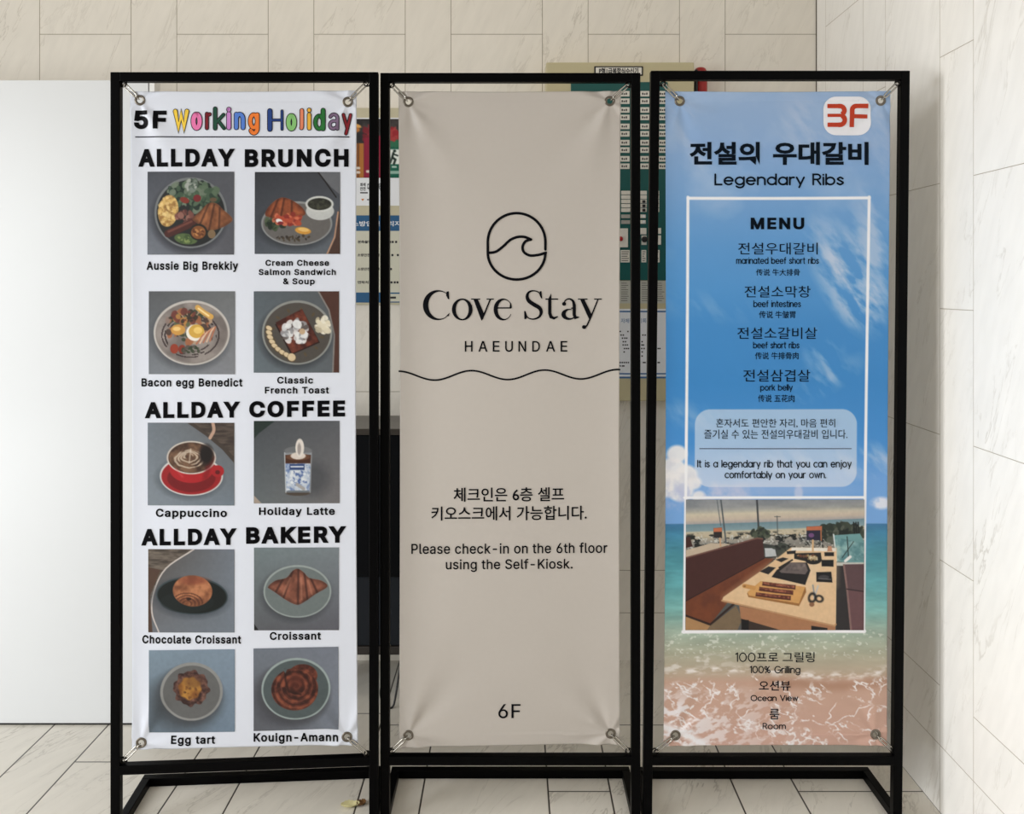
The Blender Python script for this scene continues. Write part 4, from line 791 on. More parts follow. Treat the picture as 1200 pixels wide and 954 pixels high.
head('ALLDAY BAKERY', [('ALLDAY', 165.7, 278, 0), ('BAKERY', 288.8, 406, -2.3)], 619.2, 638.6, rot=-.01)
cap('Aussie Big Brekkiy', [('Aussie Big Brekkiy', 172, 279.5, 306.5, 316.3)])
cap('Cream Cheese Salmon Sandwich & Soup', [('Cream Cheese', 311.4, 385.7, 304.6, 311.6), ('Salmon Sandwich', 303.5, 393.6, 315.4, 322.4), ('& Soup', 332, 369, 326.2, 333.2)])
cap('Bacon egg Benedict', [('Bacon egg Benedict', 166.2, 284.6, 443.3, 452.8)])
cap('Classic French Toast', [('Classic', 325.2, 367.2, 441.4, 449.4), ('French Toast', 310.8, 385.7, 453.2, 461)])
cap('Cappuccino', [('Cappuccino', 183, 266.3, 596, 605.5)])
cap('Holiday Latte', [('Holiday Latte', 303.9, 392.5, 594.2, 603.2)])
cap('Chocolate Croissant', [('Chocolate Croissant', 167, 282.8, 744.2, 753.8)])
cap('Croissant', [('Croissant', 316.4, 376.2, 740.3, 749.5)])
cap('Egg tart', [('Egg tart', 200.8, 252.3, 861.8, 871.2)])
cap('Kouign-Amann', [('Kouign-Amann', 297.3, 396.2, 859, 869)])

food = print_mat('food_photo_print', 0.5)
def pic_for(box, seed): return Pic(*box, 150, 144, seed)
# 1 big breakfast plate
p = pic_for((46, 40, 404, 383), 1); p.grad((84, 88, 98), (98, 100, 108), (126, 132, 144), (100, 100, 108))
p.plate(225, 210, 150, 146, (44, 47, 48), (128, 132, 134), 9, (60, 62, 70))
g = [(52, 78, 62), (78, 104, 80), (100, 122, 96), (36, 56, 46), (122, 136, 116)]
p.blobs(245, 140, 92, 58, 130, 15, g, 3); p.blobs(228, 98, 24, 24, 22, 10, [(172, 176, 168), (130, 142, 132), (96, 112, 98)], 4)
p.blobs(160, 120, 30, 26, 30, 12, g, 13)
p.tex(p.mell(132, 202, 42, 66, 8), (160, 118, 62), (232, 196, 118), 13, 5); p.blobs(130, 202, 36, 58, 60, 8, [(226, 186, 104), (176, 130, 66), (240, 210, 140)], 6, .7)
p.blobs(198, 232, 36, 28, 34, 10, [(138, 84, 74), (110, 62, 56), (164, 112, 98)], 8)
p.line([(132, 296), (232, 252)], 32, (92, 46, 40)); p.line([(134, 288), (228, 246)], 9, (132, 76, 64), 6)
p.ell(205, 318, 48, 22, (96, 118, 70), 8); p.blobs(200, 318, 38, 16, 24, 7, [(140, 158, 92), (76, 100, 58)], 9)
p.croissant([(232, 238), (262, 205), (300, 170), (332, 172), (358, 196), (398, 236), (372, 262), (340, 276), (300, 284), (262, 262)], [[(300, 172), (262, 262)], [(322, 176), (300, 284)], [(345, 190), (342, 274)]], (128, 76, 46), (186, 118, 72), (70, 38, 26), 11, 9)
p.ell(257, 290, 37, 34, (48, 44, 38)); p.ell(257, 291, 30, 27, (150, 92, 48)); p.blobs(257, 291, 22, 19, 24, 6, [(206, 142, 82), (118, 66, 36)], 12)
p.ell(200, 158, 20, 12, (150, 58, 44), 20); p.ell(252, 150, 16, 15, (140, 44, 48)); p.ell(312, 298, 16, 18, (142, 116, 84)); p.ell(318, 156, 14, 9, (118, 96, 70))
P_BREKKIE = p
# 2 salmon sandwich and soup
p = pic_for((47, 40, 388, 367), 2); p.grad((64, 68, 76), (80, 82, 90), (92, 98, 108), (110, 118, 128))
p.poly([(300, 40), (388, 40), (388, 130), (352, 100)], (118, 120, 126)); p.line([(300, 40), (330, 80), (372, 140)], 5, (40, 36, 36)); p.poly([(340, 367), (370, 300), (388, 170), (388, 367)], (92, 66, 56)); p.line([(336, 367), (366, 300), (380, 200)], 6, (196, 150, 120))
p.plate(215, 245, 142, 88, (116, 112, 110), (150, 152, 152), 7, (58, 62, 68))
p.blobs(135, 240, 46, 26, 40, 11, [(60, 78, 52), (40, 56, 42), (92, 106, 78)], 3)
p.croissant([(90, 215), (100, 182), (135, 150), (165, 142), (205, 158), (240, 185), (246, 212), (190, 222), (130, 228)], [[(140, 150), (112, 220)], [(165, 146), (150, 225)], [(195, 155), (195, 220)]], (140, 70, 40), (198, 110, 62), (70, 32, 22), 4, 9)
p.blobs(180, 228, 58, 24, 46, 10, [(196, 82, 54), (222, 120, 84), (160, 54, 44)], 5); p.ell(145, 236, 14, 9, (226, 222, 220), 20); p.ell(150, 244, 12, 7, (150, 40, 52))
p.ell(308, 196, 56, 36, (196, 198, 196)); p.ell(306, 168, 56, 32, (206, 208, 204)); p.ell(306, 168, 47, 24, (58, 58, 50)); p.tex(p.mell(306, 169, 44, 21), (50, 52, 44), (84, 84, 70), 10, 6)
p.ell(240, 274, 32, 14, (222, 160, 60), 8); p.ell(242, 270, 22, 8, (240, 196, 110), 8); p.blobs(200, 302, 66, 14, 26, 5, [(60, 52, 44), (84, 70, 52)], 7)
P_SALMON = p
# 3 eggs benedict
p = pic_for((52, 535, 409, 877), 3); p.grad((98, 100, 104), (124, 126, 128), (132, 138, 146), (140, 142, 148))
p.plate(230, 706, 158, 134, (150, 140, 134), (196, 190, 184), 8, (88, 90, 96)); p.tex(p.mell(230, 706, 146, 122), (128, 118, 114), (160, 150, 144), 60, 2)
for r, a in ((100, .8), (112, .7), (86, .7)): p.blend((np.abs(np.hypot((p.X - 225) / 1.05, (p.Y - 715) / .82) - r) < 3.5) * (p.noise(30, 2, int(r)) > .46) * a, (60, 44, 46))
p.blobs(215, 680, 96, 66, 90, 13, [(150, 130, 122), (88, 70, 62), (190, 160, 130), (70, 80, 56), (176, 110, 72)], 3)
p.blobs(195, 645, 50, 30, 40, 11, [(130, 66, 56), (196, 140, 70), (70, 60, 48), (98, 110, 80)], 4)
p.ell(245, 706, 38, 34, (232, 226, 214)); p.ell(250, 700, 32, 28, (222, 176, 70)); p.ell(256, 696, 18, 14, (244, 206, 110)); p.ell(174, 694, 30, 22, (216, 160, 72)); p.ell(168, 690, 16, 9, (240, 200, 120))
p.line([(255, 602), (282, 624), (310, 640)], 22, (222, 172, 84)); p.line([(258, 606), (300, 636)], 7, (244, 216, 150))
for t in range(5): p.line([(250 + t * 14, 752 - t * 3), (276 + t * 12, 716 - t * 6), (312 + t * 4, 690 - t * 2)], 6, [(196, 120, 84), (228, 190, 160)][t % 2])
p.ell(158, 772, 17, 20, (170, 66, 40)); p.ell(190, 774, 15, 18, (156, 58, 38)); p.blobs(230, 775, 44, 14, 18, 8, [(60, 76, 50), (98, 90, 82)], 6)
P_BENEDICT = p
# 4 french toast
p = pic_for((43, 516, 383, 840), 4); p.grad((100, 110, 118), (100, 104, 108), (112, 124, 132), (104, 110, 116))
p.poly([(300, 516), (383, 516), (383, 840), (356, 840), (366, 700), (340, 590)], (98, 62, 52)); p.line([(300, 516), (342, 590), (364, 690), (358, 840)], 6, (146, 140, 136))
p.plate(216, 680, 140, 128, (94, 88, 82), (150, 152, 148), 8, (64, 68, 74))
for a in range(12): p.ell(216 + 100 * math.cos(a * .52 + .2), 680 + 92 * math.sin(a * .52 + .2), 9, 5, (112, 90, 54), a * 30, al=.6)
m_ = [(130, 640), (235, 586), (302, 716), (196, 764)]
p.poly([(128, 648), (236, 588), (306, 720), (192, 770)], (52, 24, 20)); p.tex(p.mpoly(m_), (84, 36, 28), (142, 70, 48), 22, 2)
p.blobs(208, 680, 52, 46, 70, 13, [(206, 206, 208), (160, 160, 164), (228, 228, 228), (110, 100, 98)], 3); p.ell(236, 676, 12, 12, (206, 176, 140))
for i, (x, y) in enumerate([(104, 664), (104, 682), (108, 700), (116, 718), (126, 734), (140, 748), (156, 760), (174, 770), (194, 780)]):
    p.ell(x, y, 18 if i == 8 else 15, 17 if i == 8 else 11, (110, 88, 58), 30); p.ell(x, y - 1.5, 16 if i == 8 else 13, 15 if i == 8 else 8.5, (220, 198, 160), 30)
p.blobs(318, 650, 26, 34, 40, 11, [(226, 216, 190), (200, 188, 160), (236, 230, 212)], 5)
P_TOAST = p
# 5 cappuccino
p = pic_for((43, 112, 366, 420), 5); p.grad((122, 132, 142), (110, 110, 112), (136, 146, 156), (122, 134, 146))
p.poly([(190, 112), (366, 112), (366, 262), (320, 210), (260, 160)], (82, 70, 62)); p.tex(p.mpoly([(215, 112), (366, 112), (366, 240), (330, 200)]), (74, 62, 56), (104, 90, 80), 8, 3, sx=5)
p.line([tuple(q) for q in catmull([(286, 112), (290, 140), (276, 168)], 5)], 12, (196, 160, 138))
p.plate(206, 310, 118, 74, (176, 30, 36), (206, 204, 202), 6, (84, 92, 100)); p.ell(206, 318, 90, 52, (140, 18, 26))
p.ell(304, 292, 24, 22, (190, 32, 40)); p.ell(304, 296, 9, 8, (120, 20, 26)); p.ell(206, 284, 82, 52, (196, 30, 38)); p.poly([(122, 240), (290, 240), (268, 320), (150, 320)], (196, 30, 38)); p.ell(206, 242, 92, 62, (206, 196, 186)); p.ell(206, 242, 86, 57, (92, 62, 46))
p.tex(p.mell(206, 242, 84, 55), (80, 54, 40), (140, 104, 78), 26, 4)
wob = 9 * (p.noise(26, 3, 8) - .5)
for k, r in enumerate((50, 38, 27, 16, 6)):
    dd = np.abs(np.hypot((p.X - 200 + k * 2) / 1.05, (p.Y - 246 + k * 3) / .66) - r + wob * 1.4); p.blend(np.clip((5.2 - dd) / 3.5, 0, 1) * np.clip((p.noise(34, 2, 20 + k) - .30) * 6, 0, 1) * .8, (208, 192, 172))
p.line([(204, 210), (198, 262)], 4, (214, 200, 182), 5, .8); p.poly([(262, 270), (292, 240), (268, 322), (246, 326)], (140, 20, 28), 12, .6); p.line([(150, 286), (172, 312)], 7, (226, 96, 96), 8, .5)
p.ell(262, 230, 26, 36, (36, 24, 22), 0, 14)
P_CAPP = p
# 6 iced latte in a glass can
p = pic_for((41, 104, 360, 410), 6); p.grad((84, 88, 94), (104, 106, 112), (110, 118, 122), (124, 120, 122))
p.poly([(41, 104), (120, 104), (60, 150), (41, 170)], (44, 62, 58)); p.poly([(41, 380), (70, 410), (41, 410)], (176, 160, 146)); p.ell(262, 320, 60, 60, (70, 72, 78), 0, 50, .5)
p.poly([(154, 222), (256, 222), (250, 372), (160, 372)], (150, 158, 166)); p.ell(205, 372, 45, 10, (92, 80, 70)); p.poly([(156, 230), (254, 230), (252, 268), (158, 268)], (92, 54, 36))
p.tex(p.mpoly([(157, 262), (252, 262), (248, 366), (162, 366)]), (120, 144, 190), (214, 218, 222), 9, 5); p.ell(207, 318, 42, 42, (200, 208, 218), al=.6); p.blobs(207, 316, 34, 32, 50, 5, [(90, 116, 176), (220, 224, 228)], 6)
p.poly([(174, 264), (230, 264), (230, 286), (174, 286)], (56, 82, 140)); p.line([(180, 274), (224, 274)], 5, (210, 214, 224)); p.line([(168, 366), (244, 366)], 8, (120, 128, 136)); p.line([(202, 340), (226, 356)], 12, (172, 168, 166))
p.ell(206, 216, 52, 18, (140, 140, 142), al=.55); p.ell(206, 238, 46, 12, (122, 80, 56)); p.ell(206, 234, 28, 13, (216, 204, 194)); p.ell(212, 204, 16, 34, (222, 214, 206)); p.ell(210, 208, 7, 22, (170, 160, 156)); p.line([(156, 222), (160, 370)], 3, (190, 194, 196)); p.line([(256, 222), (251, 370)], 3, (150, 152, 156))
P_LATTE = p
# 7 chocolate croissant
p = pic_for((44, 583, 366, 893), 7); p.grad((92, 84, 78), (122, 130, 142), (118, 122, 130), (124, 134, 146))
p.tex(p.mpoly([(44, 583), (214, 583), (160, 614), (110, 654), (84, 694), (64, 740), (44, 800)]), (84, 74, 66), (128, 116, 104), 7, 2, sx=5); p.poly([(44, 650), (90, 660), (50, 760), (60, 893), (44, 893)], (98, 72, 58))
p.line([tuple(q) for q in catmull([(215, 583), (110, 655), (66, 740), (58, 820), (84, 893)], 5)], 5, (206, 196, 190))
p.plate(208, 756, 134, 70, (22, 32, 32), (64, 80, 86), 5, (72, 80, 90), 3); p.ell(190, 780, 100, 40, (36, 48, 48), al=.5)
p.tex(p.mell(210, 738, 74, 58, 4), (138, 82, 52), (200, 132, 88), 26, 3)
for r in (14, 26, 38, 50): p.blend((np.abs(np.hypot((p.X - 190) / 1.15, (p.Y - 786) / .8) - r) < 3) * p.mell(210, 738, 72, 56, 4) * .6, (96, 50, 34))
p.ell(215, 700, 50, 14, (150, 76, 52), 0, 12, .7); p.ell(196, 768, 9, 5, (60, 30, 24))
P_CHOC = p
# 8 croissant
p = pic_for((41, 577, 356, 885), 8); p.grad((124, 138, 142), (132, 142, 148), (104, 106, 112), (106, 106, 116)); p.poly([(41, 860), (58, 885), (41, 885)], (30, 28, 30))
p.plate(202, 740, 126, 98, (120, 130, 130), (158, 168, 166), 6, (76, 80, 86))
p.croissant([(92, 726), (120, 700), (160, 690), (184, 664), (204, 656), (226, 670), (246, 690), (290, 700), (314, 722), (270, 750), (230, 778), (200, 790), (160, 772), (120, 744)], [[(184, 664), (150, 765)], [(206, 656), (204, 790)], [(228, 670), (240, 775)], [(252, 692), (276, 745)], [(150, 692), (122, 742)]], (112, 64, 48), (172, 106, 82), (58, 28, 24), 4, 9)
for q in ([(176, 690), (150, 750)], [(216, 690), (218, 770)], [(242, 700), (256, 750)]): p.line(q, 6, (196, 134, 106), 6, .6)
P_CROI = p
# 9 egg tart
p = pic_for((244, 93, 693, 525), 9); p.grad((130, 150, 166), (134, 152, 170), (108, 122, 136), (122, 142, 162))
p.ell(430, 360, 190, 150, (78, 84, 90), 0, 70, .75); p.plate(467, 312, 163, 153, (112, 112, 112), (150, 150, 148), 14, (82, 86, 92))
th = np.arctan2(p.Y - 295, p.X - 465); R = np.hypot(p.X - 465, p.Y - 295); rim = 94 + 5 * np.sin(8 * th + .6) + 4 * np.sin(13 * th)
p.tex(np.clip((rim - R) / 4, 0, 1), (62, 36, 34), (140, 98, 84), 22, 3); p.tex(np.clip((64 + 3 * np.sin(8 * th) - np.hypot(p.X - 458, p.Y - 296)) / 10, 0, 1), (150, 94, 38), (206, 150, 62), 40, 4)
p.blend(np.clip((60 - np.hypot(p.X - 480, (p.Y - 262) / .7)) / 25, 0, 1) * .45, (96, 58, 36)); p.blobs(455, 300, 50, 46, 12, 7, [(110, 62, 30), (92, 50, 30)], 5, .5)
P_TART = p
# 10 kouign-amann
p = pic_for((55, 80, 498, 516), 10); p.grad((122, 130, 142), (128, 134, 148), (104, 106, 114), (130, 138, 152))
p.ell(240, 340, 190, 160, (84, 84, 92), 0, 60, .75); p.plate(276, 298, 180, 164, (92, 104, 106), (158, 172, 170), 10, (84, 86, 92))
p.tex(np.maximum(p.mell(270, 300, 122, 112), p.mell(310, 230, 78, 62)), (74, 34, 28), (150, 78, 54), 30, 3)
th = np.arctan2(p.Y - 285, p.X - 275); R = np.hypot(p.X - 275, p.Y - 285)
sp = np.sin((R + 14 * th / 6.283 * 2.0) / 5.2 + 1.2 * p.noise(60, 2, 4)); p.blend(np.clip(sp, 0, 1) * p.mell(270, 300, 118, 108) * .55, (52, 22, 20)); p.blend(np.clip(-sp - .5, 0, 1) * p.mell(270, 300, 116, 106) * .7, (186, 110, 78))
p.line([(220, 196), (222, 250), (240, 310), (300, 326)], 10, (44, 18, 18), 8, .7); p.poly([(205, 190), (232, 190), (222, 214)], (92, 104, 106))
p.ell(275, 262, 40, 44, (124, 58, 40), 0, 30, .6)
P_KOUIGN = p
def Q(x0, y0, x1, y1): return [(x0, y0), (x1, y0), (x0, y1), (x1, y1)]
for p, q, l in ((P_BREKKIE, Q(173, 201.3, 274.6, 298.5), 'printed photo of a breakfast plate with eggs, salad and a croissant'),
                (P_SALMON, Q(298.8, 201.7, 398.6, 297.7), 'printed photo of a salmon croissant sandwich with a cup of soup'),
                (P_BENEDICT, Q(174.7, 341.4, 275.8, 438.4), 'printed photo of a plate of eggs benedict'),
                (P_TOAST, Q(297.8, 341.4, 397.5, 436.6), 'printed photo of french toast with banana slices'),
                (P_CAPP, Q(173.5, 495.2, 275, 592), 'printed photo of a cappuccino in a red cup'),
                (P_LATTE, Q(297.9, 493, 398, 589.5), 'printed photo of a latte in a glass can'),
                (P_CHOC, Q(174, 643.3, 275, 740.8), 'printed photo of a round chocolate croissant on a black plate'),
                (P_CROI, Q(298, 641.3, 397.2, 738.3), 'printed photo of a croissant on a grey plate'),
                (P_TART, [(174.7, 761.8), (275.4, 760.4), (174.9, 858.6), (275.2, 857.3)], 'printed photo of an egg tart'),
                (P_KOUIGN, [(297.3, 759.5), (396.6, 757.8), (297.3, 856.6), (396.8, 854.2)], 'printed photo of a dark coiled pastry on a grey plate')):
    picture(BN1, b1, 'printed_photo', p, q, l, food)

# ------------------------------------------------------------------ plain beige banner
vinyl_beige = mat('beige_vinyl', (187, 180, 173), 0.45, spec=0.35, noise=0.008, scale=80)
ink_navy = mat('navy_ink', (8, 9, 15), 0.55, spec=0.08)
b2 = thing('banner', 'tall beige banner with a round wave logo and check-in notice', 'banner', tuple(BN2.plane(597, 874)), 0, group='vinyl banners on the stands')
sheet(BN2, b2, vinyl_beige, 178, 514)
eyelets(BN2, b2)
cz = lambda x, y: (460 + x / 3.975, 220 + y / 3.975)      # measured logo coordinates to banner layout
m = M2(); W = 3.1
oval = arc(578, 253, 134, 134, 0, -180, 30)                # over the top from right to left
left = [(444, 280)] + arc(578, 302, 134, 126, 180, 2, 34)
m.ribbon([cz(712, 288), cz(712, 270)] + [cz(*q) for q in oval] + [cz(*q) for q in left] , W)
wave = catmull([(448, 304), (482, 298), (515, 274), (548, 244), (582, 230), (615, 230), (645, 242)], 6)
m.ribbon([cz(*q) for q in wave], W)
wave = catmull([(645, 242), (620, 250), (606, 274), (612, 300), (640, 316), (680, 313), (714, 303)], 6)
m.ribbon([cz(*q) for q in wave], W)
artwork(BN2, b2, 'logo', m, ink_navy, label='round line logo of a curling wave')
m = M2()
def C(o, i, a0, a1): m.crescent(tuple(cz(o[0], o[1])) + (o[2] / 3.975, o[3] / 3.975), tuple(cz(i[0], i[1])) + (i[2] / 3.975, i[3] / 3.975), a0, a1)
def R(pts, w): m.ribbon([cz(*q) for q in pts], w if np.isscalar(w) else np.asarray(w) / 3.975, cap=False) if not np.isscalar(w) else m.ribbon([cz(*q) for q in pts], w / 3.975, cap=False)
def PG(*pts): m.poly([cz(*q) for q in pts])
# C
C((210, 547, 68, 70), (221, 547, 54, 63), 52, 318); PG((252, 484), (262, 482), (265, 519), (259, 519), (250, 502)); PG((248, 600), (266, 582), (262, 598))
# o
C((325, 567, 48, 51), (325, 567, 30, 44), 0, 360)
# v
PG((376, 517), (396, 517), (428, 590), (418, 618), (414, 618)); R([(456, 519), (418, 612)], 7); R([(366, 519), (408, 519)], 5); R([(438, 519), (472, 519)], 5)
# e
C((514, 567, 43, 51), (522, 567, 32, 44), 28, 348); R([(484, 560), (553, 560)], 6); PG((545, 560), (556, 560), (553, 540), (548, 534))
# S
R(catmull([(690, 500), (678, 486), (655, 480), (634, 488), (627, 508), (636, 528), (660, 545), (684, 560), (692, 580), (682, 602), (655, 612), (632, 606), (618, 588)], 5), np.interp(np.linspace(0, 12, 61), range(13), [5, 5, 6, 10, 15, 18, 19, 18, 15, 10, 6, 5, 5]))
PG((686, 482), (694, 482), (697, 516), (692, 516), (684, 498)); PG((613, 574), (619, 574), (628, 600), (622, 612), (614, 612))
# t
PG((725, 518), (739, 492), (740, 518)); R([(732, 518), (732, 585), (738, 602), (752, 608), (770, 600)], [15, 15, 15, 11, 5]); R([(712, 519), (771, 519)], 6)
# a
R(catmull([(798, 540), (806, 524), (824, 518), (840, 528), (846, 548)], 5), np.interp(np.linspace(0, 4, 21), range(5), [6, 6, 7, 11, 15])); R([(846, 544), (846, 592), (852, 606), (869, 603)], [15, 15, 13, 4]); m.disc(*cz(799, 541), 2.4, 2.3)
C((820, 590, 34, 26), (828, 588, 22, 19), 40, 292); R([(832, 562), (846, 558)], 6)
# y
PG((872, 517), (892, 517), (926, 588), (918, 616), (912, 606)); R([(957, 519), (926, 596), (906, 640), (894, 652)], [6, 7, 7, 8]); m.disc(*cz(892, 649), 2.5, 2.3); R([(863, 519), (908, 519)], 5); R([(938, 519), (974, 519)], 5)
artwork(BN2, b2, 'lettering', m, ink_navy, label='dark serif lettering reading Cove Stay')
m = M2()
for ch, x in zip('HAEUNDAE', (544.8, 560.7, 577.5, 592, 607.5, 623.7, 639.8, 656.8)):
    m.text(sans(ch, .008), x, x + (10.6 if ch == 'A' else 9.0 if ch != 'E' else 8), 399.6, 412, ref=(-.008, CAP + .008))
artwork(BN2, b2, 'lettering', m, ink_navy, label='dark spaced lettering reading HAEUNDAE')
m = M2(); xs = np.linspace(467.2, 726.6, 130)
m.ribbon([(x, 440.3 + 5.4 * math.sin((x - 467.2 - 21) / 85.6 * 2 * math.pi + math.pi / 2 * 0 - 1.57 + 1.57) - (x - 467) * .008) for x in xs], 2.0, cap=False)
artwork(BN2, b2, 'wave_line', m, ink_navy)
m = M2(); m.text(cjk('체크인은 6층 셀프', .012), 531.6, 661, 570.8, 587.4, rot=-.006); m.text(cjk('키오스크에서 가능합니다.', .012), 505.5, 687.5, 592.6, 609.4, rot=-.006)
artwork(BN2, b2, 'lettering', m, ink_navy, label='Korean check-in text in two lines')
m = M2(); m.text(sans('Please check-in on the 6th floor', .009), 482.2, 711.5, 636.6, 648, ref=(0, CAP), rot=-.006); m.text(sans('using the Self-Kiosk.', .009), 522.5, 671, 655.2, 666.2, ref=(0, CAP), rot=-.006)
artwork(BN2, b2, 'lettering', m, ink_navy, label='English check-in text in two lines')
m = M2(); m.text(sans('6F', .004), 584, 610, 825, 841.2, ref=(0, CAP)); artwork(BN2, b2, 'lettering', m, ink_navy, label='floor number 6F')

# ------------------------------------------------------------------ blue sea banner of the rib restaurant
b3 = thing('banner', 'tall blue sky and sea banner with a framed menu and a restaurant photo', 'banner', tuple(BN3.plane(908, 874)), 0, group='vinyl banners on the stands')
p = Pic(778.5, 107, 1041.5, 874.5, 340, 990, 3)
def ramp(y, stops):
    ys = [s[0] for s in stops]; return np.stack([np.interp(y, ys, [s[1][i] for s in stops]) for i in range(3)], -1)
p.img = ramp(p.Y, [(107, (150, 176, 212)), (170, (138, 170, 212)), (225, (120, 162, 210)), (290, (92, 150, 206)), (340, (80, 145, 204)), (380, (66, 136, 198)), (450, (58, 132, 196)), (520, (70, 140, 206)), (560, (110, 160, 218)), (612, (116, 162, 216))])
n = p.noise(70, 5, 3, sx=1.0, sy=.8); p.blend(np.clip((n - .48) * 3.2, 0, 1) * np.clip((360 - p.Y) / 160, 0, 1) * .55, (176, 196, 222))
n2 = p.noise(30, 6, 9, sx=.45, sy=1.7, ang=-.6) * .72 + p.noise(9, 4, 19, sx=.6, sy=1.5, ang=-.9) * .28
def wisp(cx, cy, rx, ry, rot, a): p.blend(p.mell(cx, cy, rx, ry, rot, 26) * np.clip((n2 - .42) * 4.2, 0, 1) * a * .85, (206, 211, 226))
wisp(990, 322, 26, 60, -28, .95); wisp(1010, 355, 26, 22, 20, .8); wisp(1022, 292, 22, 50, -10, .7); wisp(965, 415, 16, 22, 0, .7); wisp(968, 446, 22, 7, -30, .8)
wisp(808, 150, 12, 44, -12, .55); wisp(955, 150, 46, 32, 25, .4); wisp(800, 486, 26, 8, 12, .5); wisp(830, 360, 40, 10, 5, .25); wisp(1030, 170, 20, 70, 0, .35); wisp(1035, 540, 26, 14, 0, .7); wisp(950, 545, 60, 12, 0, .5)
# cumulus at the left and low clouds towards the horizon
def puff(cx, cy, r, c, a=.95): p.blend(p.mell(cx, cy, r, r * .85, 0, 3.5) * a, c)
for cx, cy, r in [(792, 532, 12), (786, 552, 18), (803, 556, 13), (776, 566, 20), (812, 566, 9), (796, 574, 16), (818, 582, 8)]: puff(cx, cy, r, (232, 230, 232))
n3 = p.noise(14, 4, 21)
p.blend(p.mell(790, 586, 34, 18, 0, 16) * np.clip((n3 - .42) * 3, 0, 1), (160, 176, 216)); p.blend(p.mell(784, 560, 30, 26, 0, 20) * np.clip((n3 - .5) * 3, 0, 1) * .6, (196, 198, 212))
p.blend(p.mell(840, 578, 46, 12, 0, 10) * np.clip((n3 - .38) * 3, 0, 1) * .8, (200, 200, 222)); p.blend(p.mell(936, 578, 5, 9, 0, 3) * .7, (206, 208, 228)); p.blend(p.mell(1034, 590, 12, 7, 0, 4) * np.clip((n3 - .35) * 4, 0, 1), (218, 222, 236)); p.blend(p.mell(900, 574, 80, 9, 0, 9) * .35, (178, 190, 224))
# sea
sea = ramp(p.Y, [(612, (58, 108, 150)), (622, (62, 122, 156)), (650, (74, 142, 158)), (690, (96, 160, 166)), (716, (122, 174, 170)), (738, (154, 174, 160)), (765, (170, 170, 150)), (790, (184, 166, 146)), (800, (194, 160, 142)), (875, (202, 164, 150))])
wv = p.noise(9, 4, 12, sx=2.6, sy=.6); sea = sea * (1 + (wv - .5)[..., None] * np.clip((800 - p.Y) / 260, .03, .28)[..., None])
a = np.clip((p.Y - 613.5) / 1.0, 0, 1)[..., None]; p.img = p.img * (1 - a) + sea * a
# surf: breaker line and a foam web over pink sand
shore = 789 - 4 * np.sin((p.X - 780) / 44.0) + 6 * (p.noise(26, 3, 31) - .5) - np.clip((p.X - 980) / 60, 0, 1) * 4
w1 = np.exp(-((p.Y - shore) / 4.2) ** 2); ft = p.noise(5, 4, 41, sx=2.0, sy=.8)
p.blend(np.exp(-((p.Y - shore - 11) / 6.5) ** 2) * np.clip((p.X - 880) / 30, 0, 1) * .5, (158, 116, 92))
p.blend(w1 * np.clip((ft - .40) * 4, 0, 1) * .9, (236, 230, 228))
f1 = np.abs(p.noise(15, 5, 51, sx=1.5, sy=.75, ang=.5) - .5); f2 = p.noise(22, 4, 61, sx=1.4, sy=.9)
web = np.clip((.045 - f1) / .03, 0, 1) * np.clip((f2 - .43) * 8, 0, 1) * np.clip((p.noise(4, 3, 63) - .28) * 5, 0, 1) * np.clip((p.Y - shore - 2) / 6, 0, 1)
p.blend(web * .9, (236, 232, 234)); f4 = np.abs(p.noise(24, 5, 151, sx=.8, sy=1.2, ang=.9) - .5); p.blend(np.clip((.03 - f4) / .02, 0, 1) * np.clip((p.noise(30, 3, 161) - .45) * 8, 0, 1) * np.clip((p.Y - shore - 6) / 8, 0, 1) * .85, (238, 234, 236))
dense = np.clip((p.noise(7, 4, 71, sx=1.8, sy=.9, ang=-.4) - .475) * 9, 0, 1) * np.clip((p.Y - 800) / 30, 0, 1) * np.clip(1.15 - (p.X - 780) / 150, 0, 1)
p.blend(dense * .9, (238, 234, 238)); p.blend(np.clip((p.noise(6, 4, 81, sx=2) - .56) * 9, 0, 1) * np.clip((p.Y - shore + 22) / 8, 0, 1) * np.clip((shore - p.Y) / 5, 0, 1) * np.clip((880 - p.X) / 60, 0, 1) * .7, (226, 222, 218))
p.blend(p.mline([(778, 852), (800, 858), (826, 874)], 9, 6) * .9, (240, 238, 242)); p.blend(np.clip((p.noise(2.4, 2, 91, sx=1.6) - .66) * 9, 0, 1) * np.clip((775 - p.Y) / 10, 0, 1) * np.clip((p.Y - 735) / 10, 0, 1) * .6, (226, 228, 220))
# pale rounded text panel laid over the sky
def rrect(x0, y0, x1, y1, r, soft=1.0):
    dx = np.maximum(np.abs(p.X - (x0 + x1) / 2) - (x1 - x0) / 2 + r, 0); dy = np.maximum(np.abs(p.Y - (y0 + y1) / 2) - (y1 - y0) / 2 + r, 0)
    return np.clip(.5 - (np.hypot(dx, dy) - r) / soft, 0, 1)
p.blend(rrect(813, 479.7, 1005, 570.8, 18) * .56, (232, 230, 236))
# white frame of the menu
def bar(x0, y0, x1, y1, w): p.blend(p.mline([(x0, y0), (x1, y1)], w), (238, 238, 242))
bar(805, 232.2, 1018, 232.2, 3.4); bar(804.8, 231, 801.5, 741, 3.4); bar(1017.8, 231, 1013.8, 741, 3.4); bar(801, 583.2, 1014, 583.2, 3.0); bar(800.5, 740.4, 1014.5, 740.2, 4.4)
seaprint = print_mat('sea_banner_print', 0.42)
sheet(BN3, b3, seaprint, p.W, p.H, p.img)
eyelets(BN3, b3)

